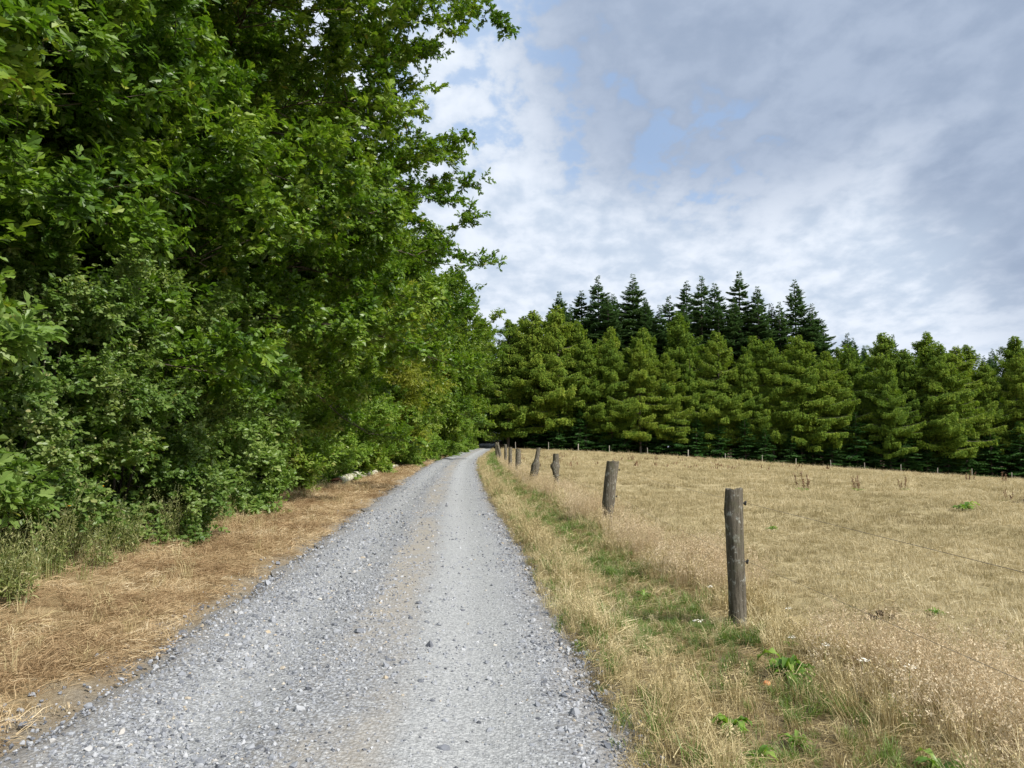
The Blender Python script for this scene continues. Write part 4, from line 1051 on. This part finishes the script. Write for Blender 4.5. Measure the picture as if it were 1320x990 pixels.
wx = np.concatenate([wx, fx_]); wy = np.concatenate([wy, fy_]); wv = np.concatenate([wv, rng.integers(2, 4, len(fx_))]); wsc = np.concatenate([wsc, rng.uniform(.6, .95, len(fx_))])
finish('woods', 'dark depth of the wood behind the front rows of trees', cw, 4, wx, wy, wsc, np.full(len(wx), .5), .01, wv)

# ------------------------------------------------------------------ light, sky, camera
SUN_EL, SUN_DIR = R(45), np.array([.82, -.57])
sun = bpy.data.lights.new('sun', 'SUN'); sun.energy = 4.2; sun.angle = R(2.5); sun.color = (1, .95, .86)
so = bpy.data.objects.new('sun', sun); COL.objects.link(so)
SUN_DIR = SUN_DIR / np.linalg.norm(SUN_DIR)
sv = Vector((SUN_DIR[0] * math.cos(SUN_EL), SUN_DIR[1] * math.cos(SUN_EL), math.sin(SUN_EL)))
so.rotation_euler = sv.to_track_quat('Z', 'Y').to_euler(); so.location = (20, -20, 40)

W = bpy.data.worlds.new('World'); SC.world = W; W.use_nodes = True
t = NT(W.node_tree); out = t.n('ShaderNodeOutputWorld')
sky = t.n('ShaderNodeTexSky'); sky.sky_type = 'NISHITA'; sky.sun_disc = False
sky.sun_elevation = SUN_EL; sky.sun_rotation = math.atan2(SUN_DIR[0], SUN_DIR[1])
sky.air_density = 1.0; sky.dust_density = .6; sky.ozone_density = 1.3
D = t.n('ShaderNodeTexCoord').outputs['Generated']
sep = t.n('ShaderNodeSeparateXYZ'); t.l(D, sep.inputs[0])
zz = t.math('ADD', t.math('MAXIMUM', sep.outputs[2], 0.), .30)
cmb = t.n('ShaderNodeCombineXYZ'); t.l(t.math('DIVIDE', sep.outputs[0], zz), cmb.inputs[0]); t.l(t.math('DIVIDE', sep.outputs[1], zz), cmb.inputs[1])
CP = cmb.outputs[0]
warp = t.n('ShaderNodeTexNoise'); warp.inputs['Scale'].default_value = 1.1; warp.inputs['Detail'].default_value = 5; t.l(CP, warp.inputs['Vector'])
def vadd(a, b, k):
    m1 = t.n('ShaderNodeVectorMath', operation='SUBTRACT'); t.l(b, m1.inputs[0]); m1.inputs[1].default_value = (.5, .5, .5)
    m2 = t.n('ShaderNodeVectorMath', operation='MULTIPLY_ADD'); t.l(m1.outputs[0], m2.inputs[0]); m2.inputs[1].default_value = (k, k, k); t.l(a, m2.inputs[2])
    return m2.outputs[0]
DW = vadd(D, warp.outputs['Color'], .16)
def pxdir(px, py):
    p = R(4.6); a, b = (px - 660) / 960, (495 - py) / 960
    v = Vector((a, math.cos(p) - math.sin(p) * b, math.sin(p) + math.cos(p) * b)); return v.normalized()
def lobe(px, py, r0, r1, src=None):
    nd = t.n('ShaderNodeVectorMath', operation='DISTANCE'); t.l(src or DW, nd.inputs[0]); nd.inputs[1].default_value = pxdir(px, py)
    return t.smooth(nd.outputs['Value'], r1, r0)
mot = t.noise(t.scalev(CP, (4.4, 3.6, 1)), 3.0, 8, .55, .12)
mot2 = t.noise(t.scalev(CP, (2.0, 1.7, 1)), 1.3, 6, .52, .1)
tex = t.math('ADD', t.math('MULTIPLY', mot, .55), t.math('MULTIPLY', mot2, .45))
dark = lobe(950, -10, .17, .33)
for a in ((830, 40, .05, .17), (1230, -80, .12, .36), (1250, 220, .04, .15), (1340, 290, .04, .15), (1120, 40, .05, .18)):
    dark = t.math('MAXIMUM', dark, lobe(*a))
dark = t.math('MULTIPLY', dark, t.smooth(t.math('ADD', mot2, t.math('MULTIPLY', mot, .4)), .42, .70, .82, 1.))
blue = t.math('MAXIMUM', lobe(620, 100, .02, .15), t.math('MULTIPLY', lobe(900, 195, .0, .14), .9))
blue = t.math('MAXIMUM', blue, t.math('MULTIPLY', lobe(750, 130, .0, .15), .8))
blue = t.math('MAXIMUM', blue, lobe(600, -60, .05, .26))
thin = t.math('SUBTRACT', t.math('ADD', t.math('MULTIPLY', mot, .75), t.math('MULTIPLY', mot2, .25)), t.math('MULTIPLY', blue, .07))
hole = t.math('MULTIPLY', t.smooth(thin, .465, .37), t.smooth(blue, .0, .45))
white = t.smooth(tex, .37, .62)
cl = t.mix(white, (4.05, 4.75, 5.75), (5.95, 6.4, 7.1))
low_ = t.smooth(sep.outputs[2], .16, .02)
cl = t.mix(t.math('MULTIPLY', low_, .75), cl, (4.3, 4.9, 5.85))
cl = t.mix(t.math('MULTIPLY', dark, .95), cl, t.mix(t.math('MULTIPLY', white, .75), (2.2, 2.75, 3.75), (3.1, 3.7, 4.75)))
skyc = t.mix(.7, t.mix(1., sky.outputs[0], (.95, 1., 1.05), 'MULTIPLY'), (2.9, 4.4, 6.9))
fin = t.mix(t.math('MULTIPLY', hole, .5), cl, skyc)
bg = t.n('ShaderNodeBackground'); t.l(fin, bg.inputs[0]); bg.inputs[1].default_value = .1
t.l(bg.outputs[0], out.inputs[0])

cam = bpy.data.cameras.new('camera'); cam.sensor_width = 36; cam.lens = 36 * 960 / 1320; cam.clip_end = 5000; cam.clip_start = .05
co_ = bpy.data.objects.new('camera', cam); COL.objects.link(co_)
co_.location = (0, 0, 1.6); co_.rotation_euler = (R(90 + 4.6), 0, 0)
SC.camera = co_

vs = SC.view_settings
vs.view_transform = 'Standard'; vs.look = 'None'; vs.exposure = 0.55; vs.gamma = 1.0; vs.use_curve_mapping = False
SC.render.engine = 'CYCLES'
SC.cycles.max_bounces = 6; SC.cycles.diffuse_bounces = 3; SC.cycles.glossy_bounces = 2; SC.cycles.transmission_bounces = 3; SC.cycles.transparent_max_bounces = 4
SC.cycles.caustics_reflective = False; SC.cycles.caustics_refractive = False
SC.cycles.use_denoising = True
SC.cycles.sample_clamp_indirect = 6
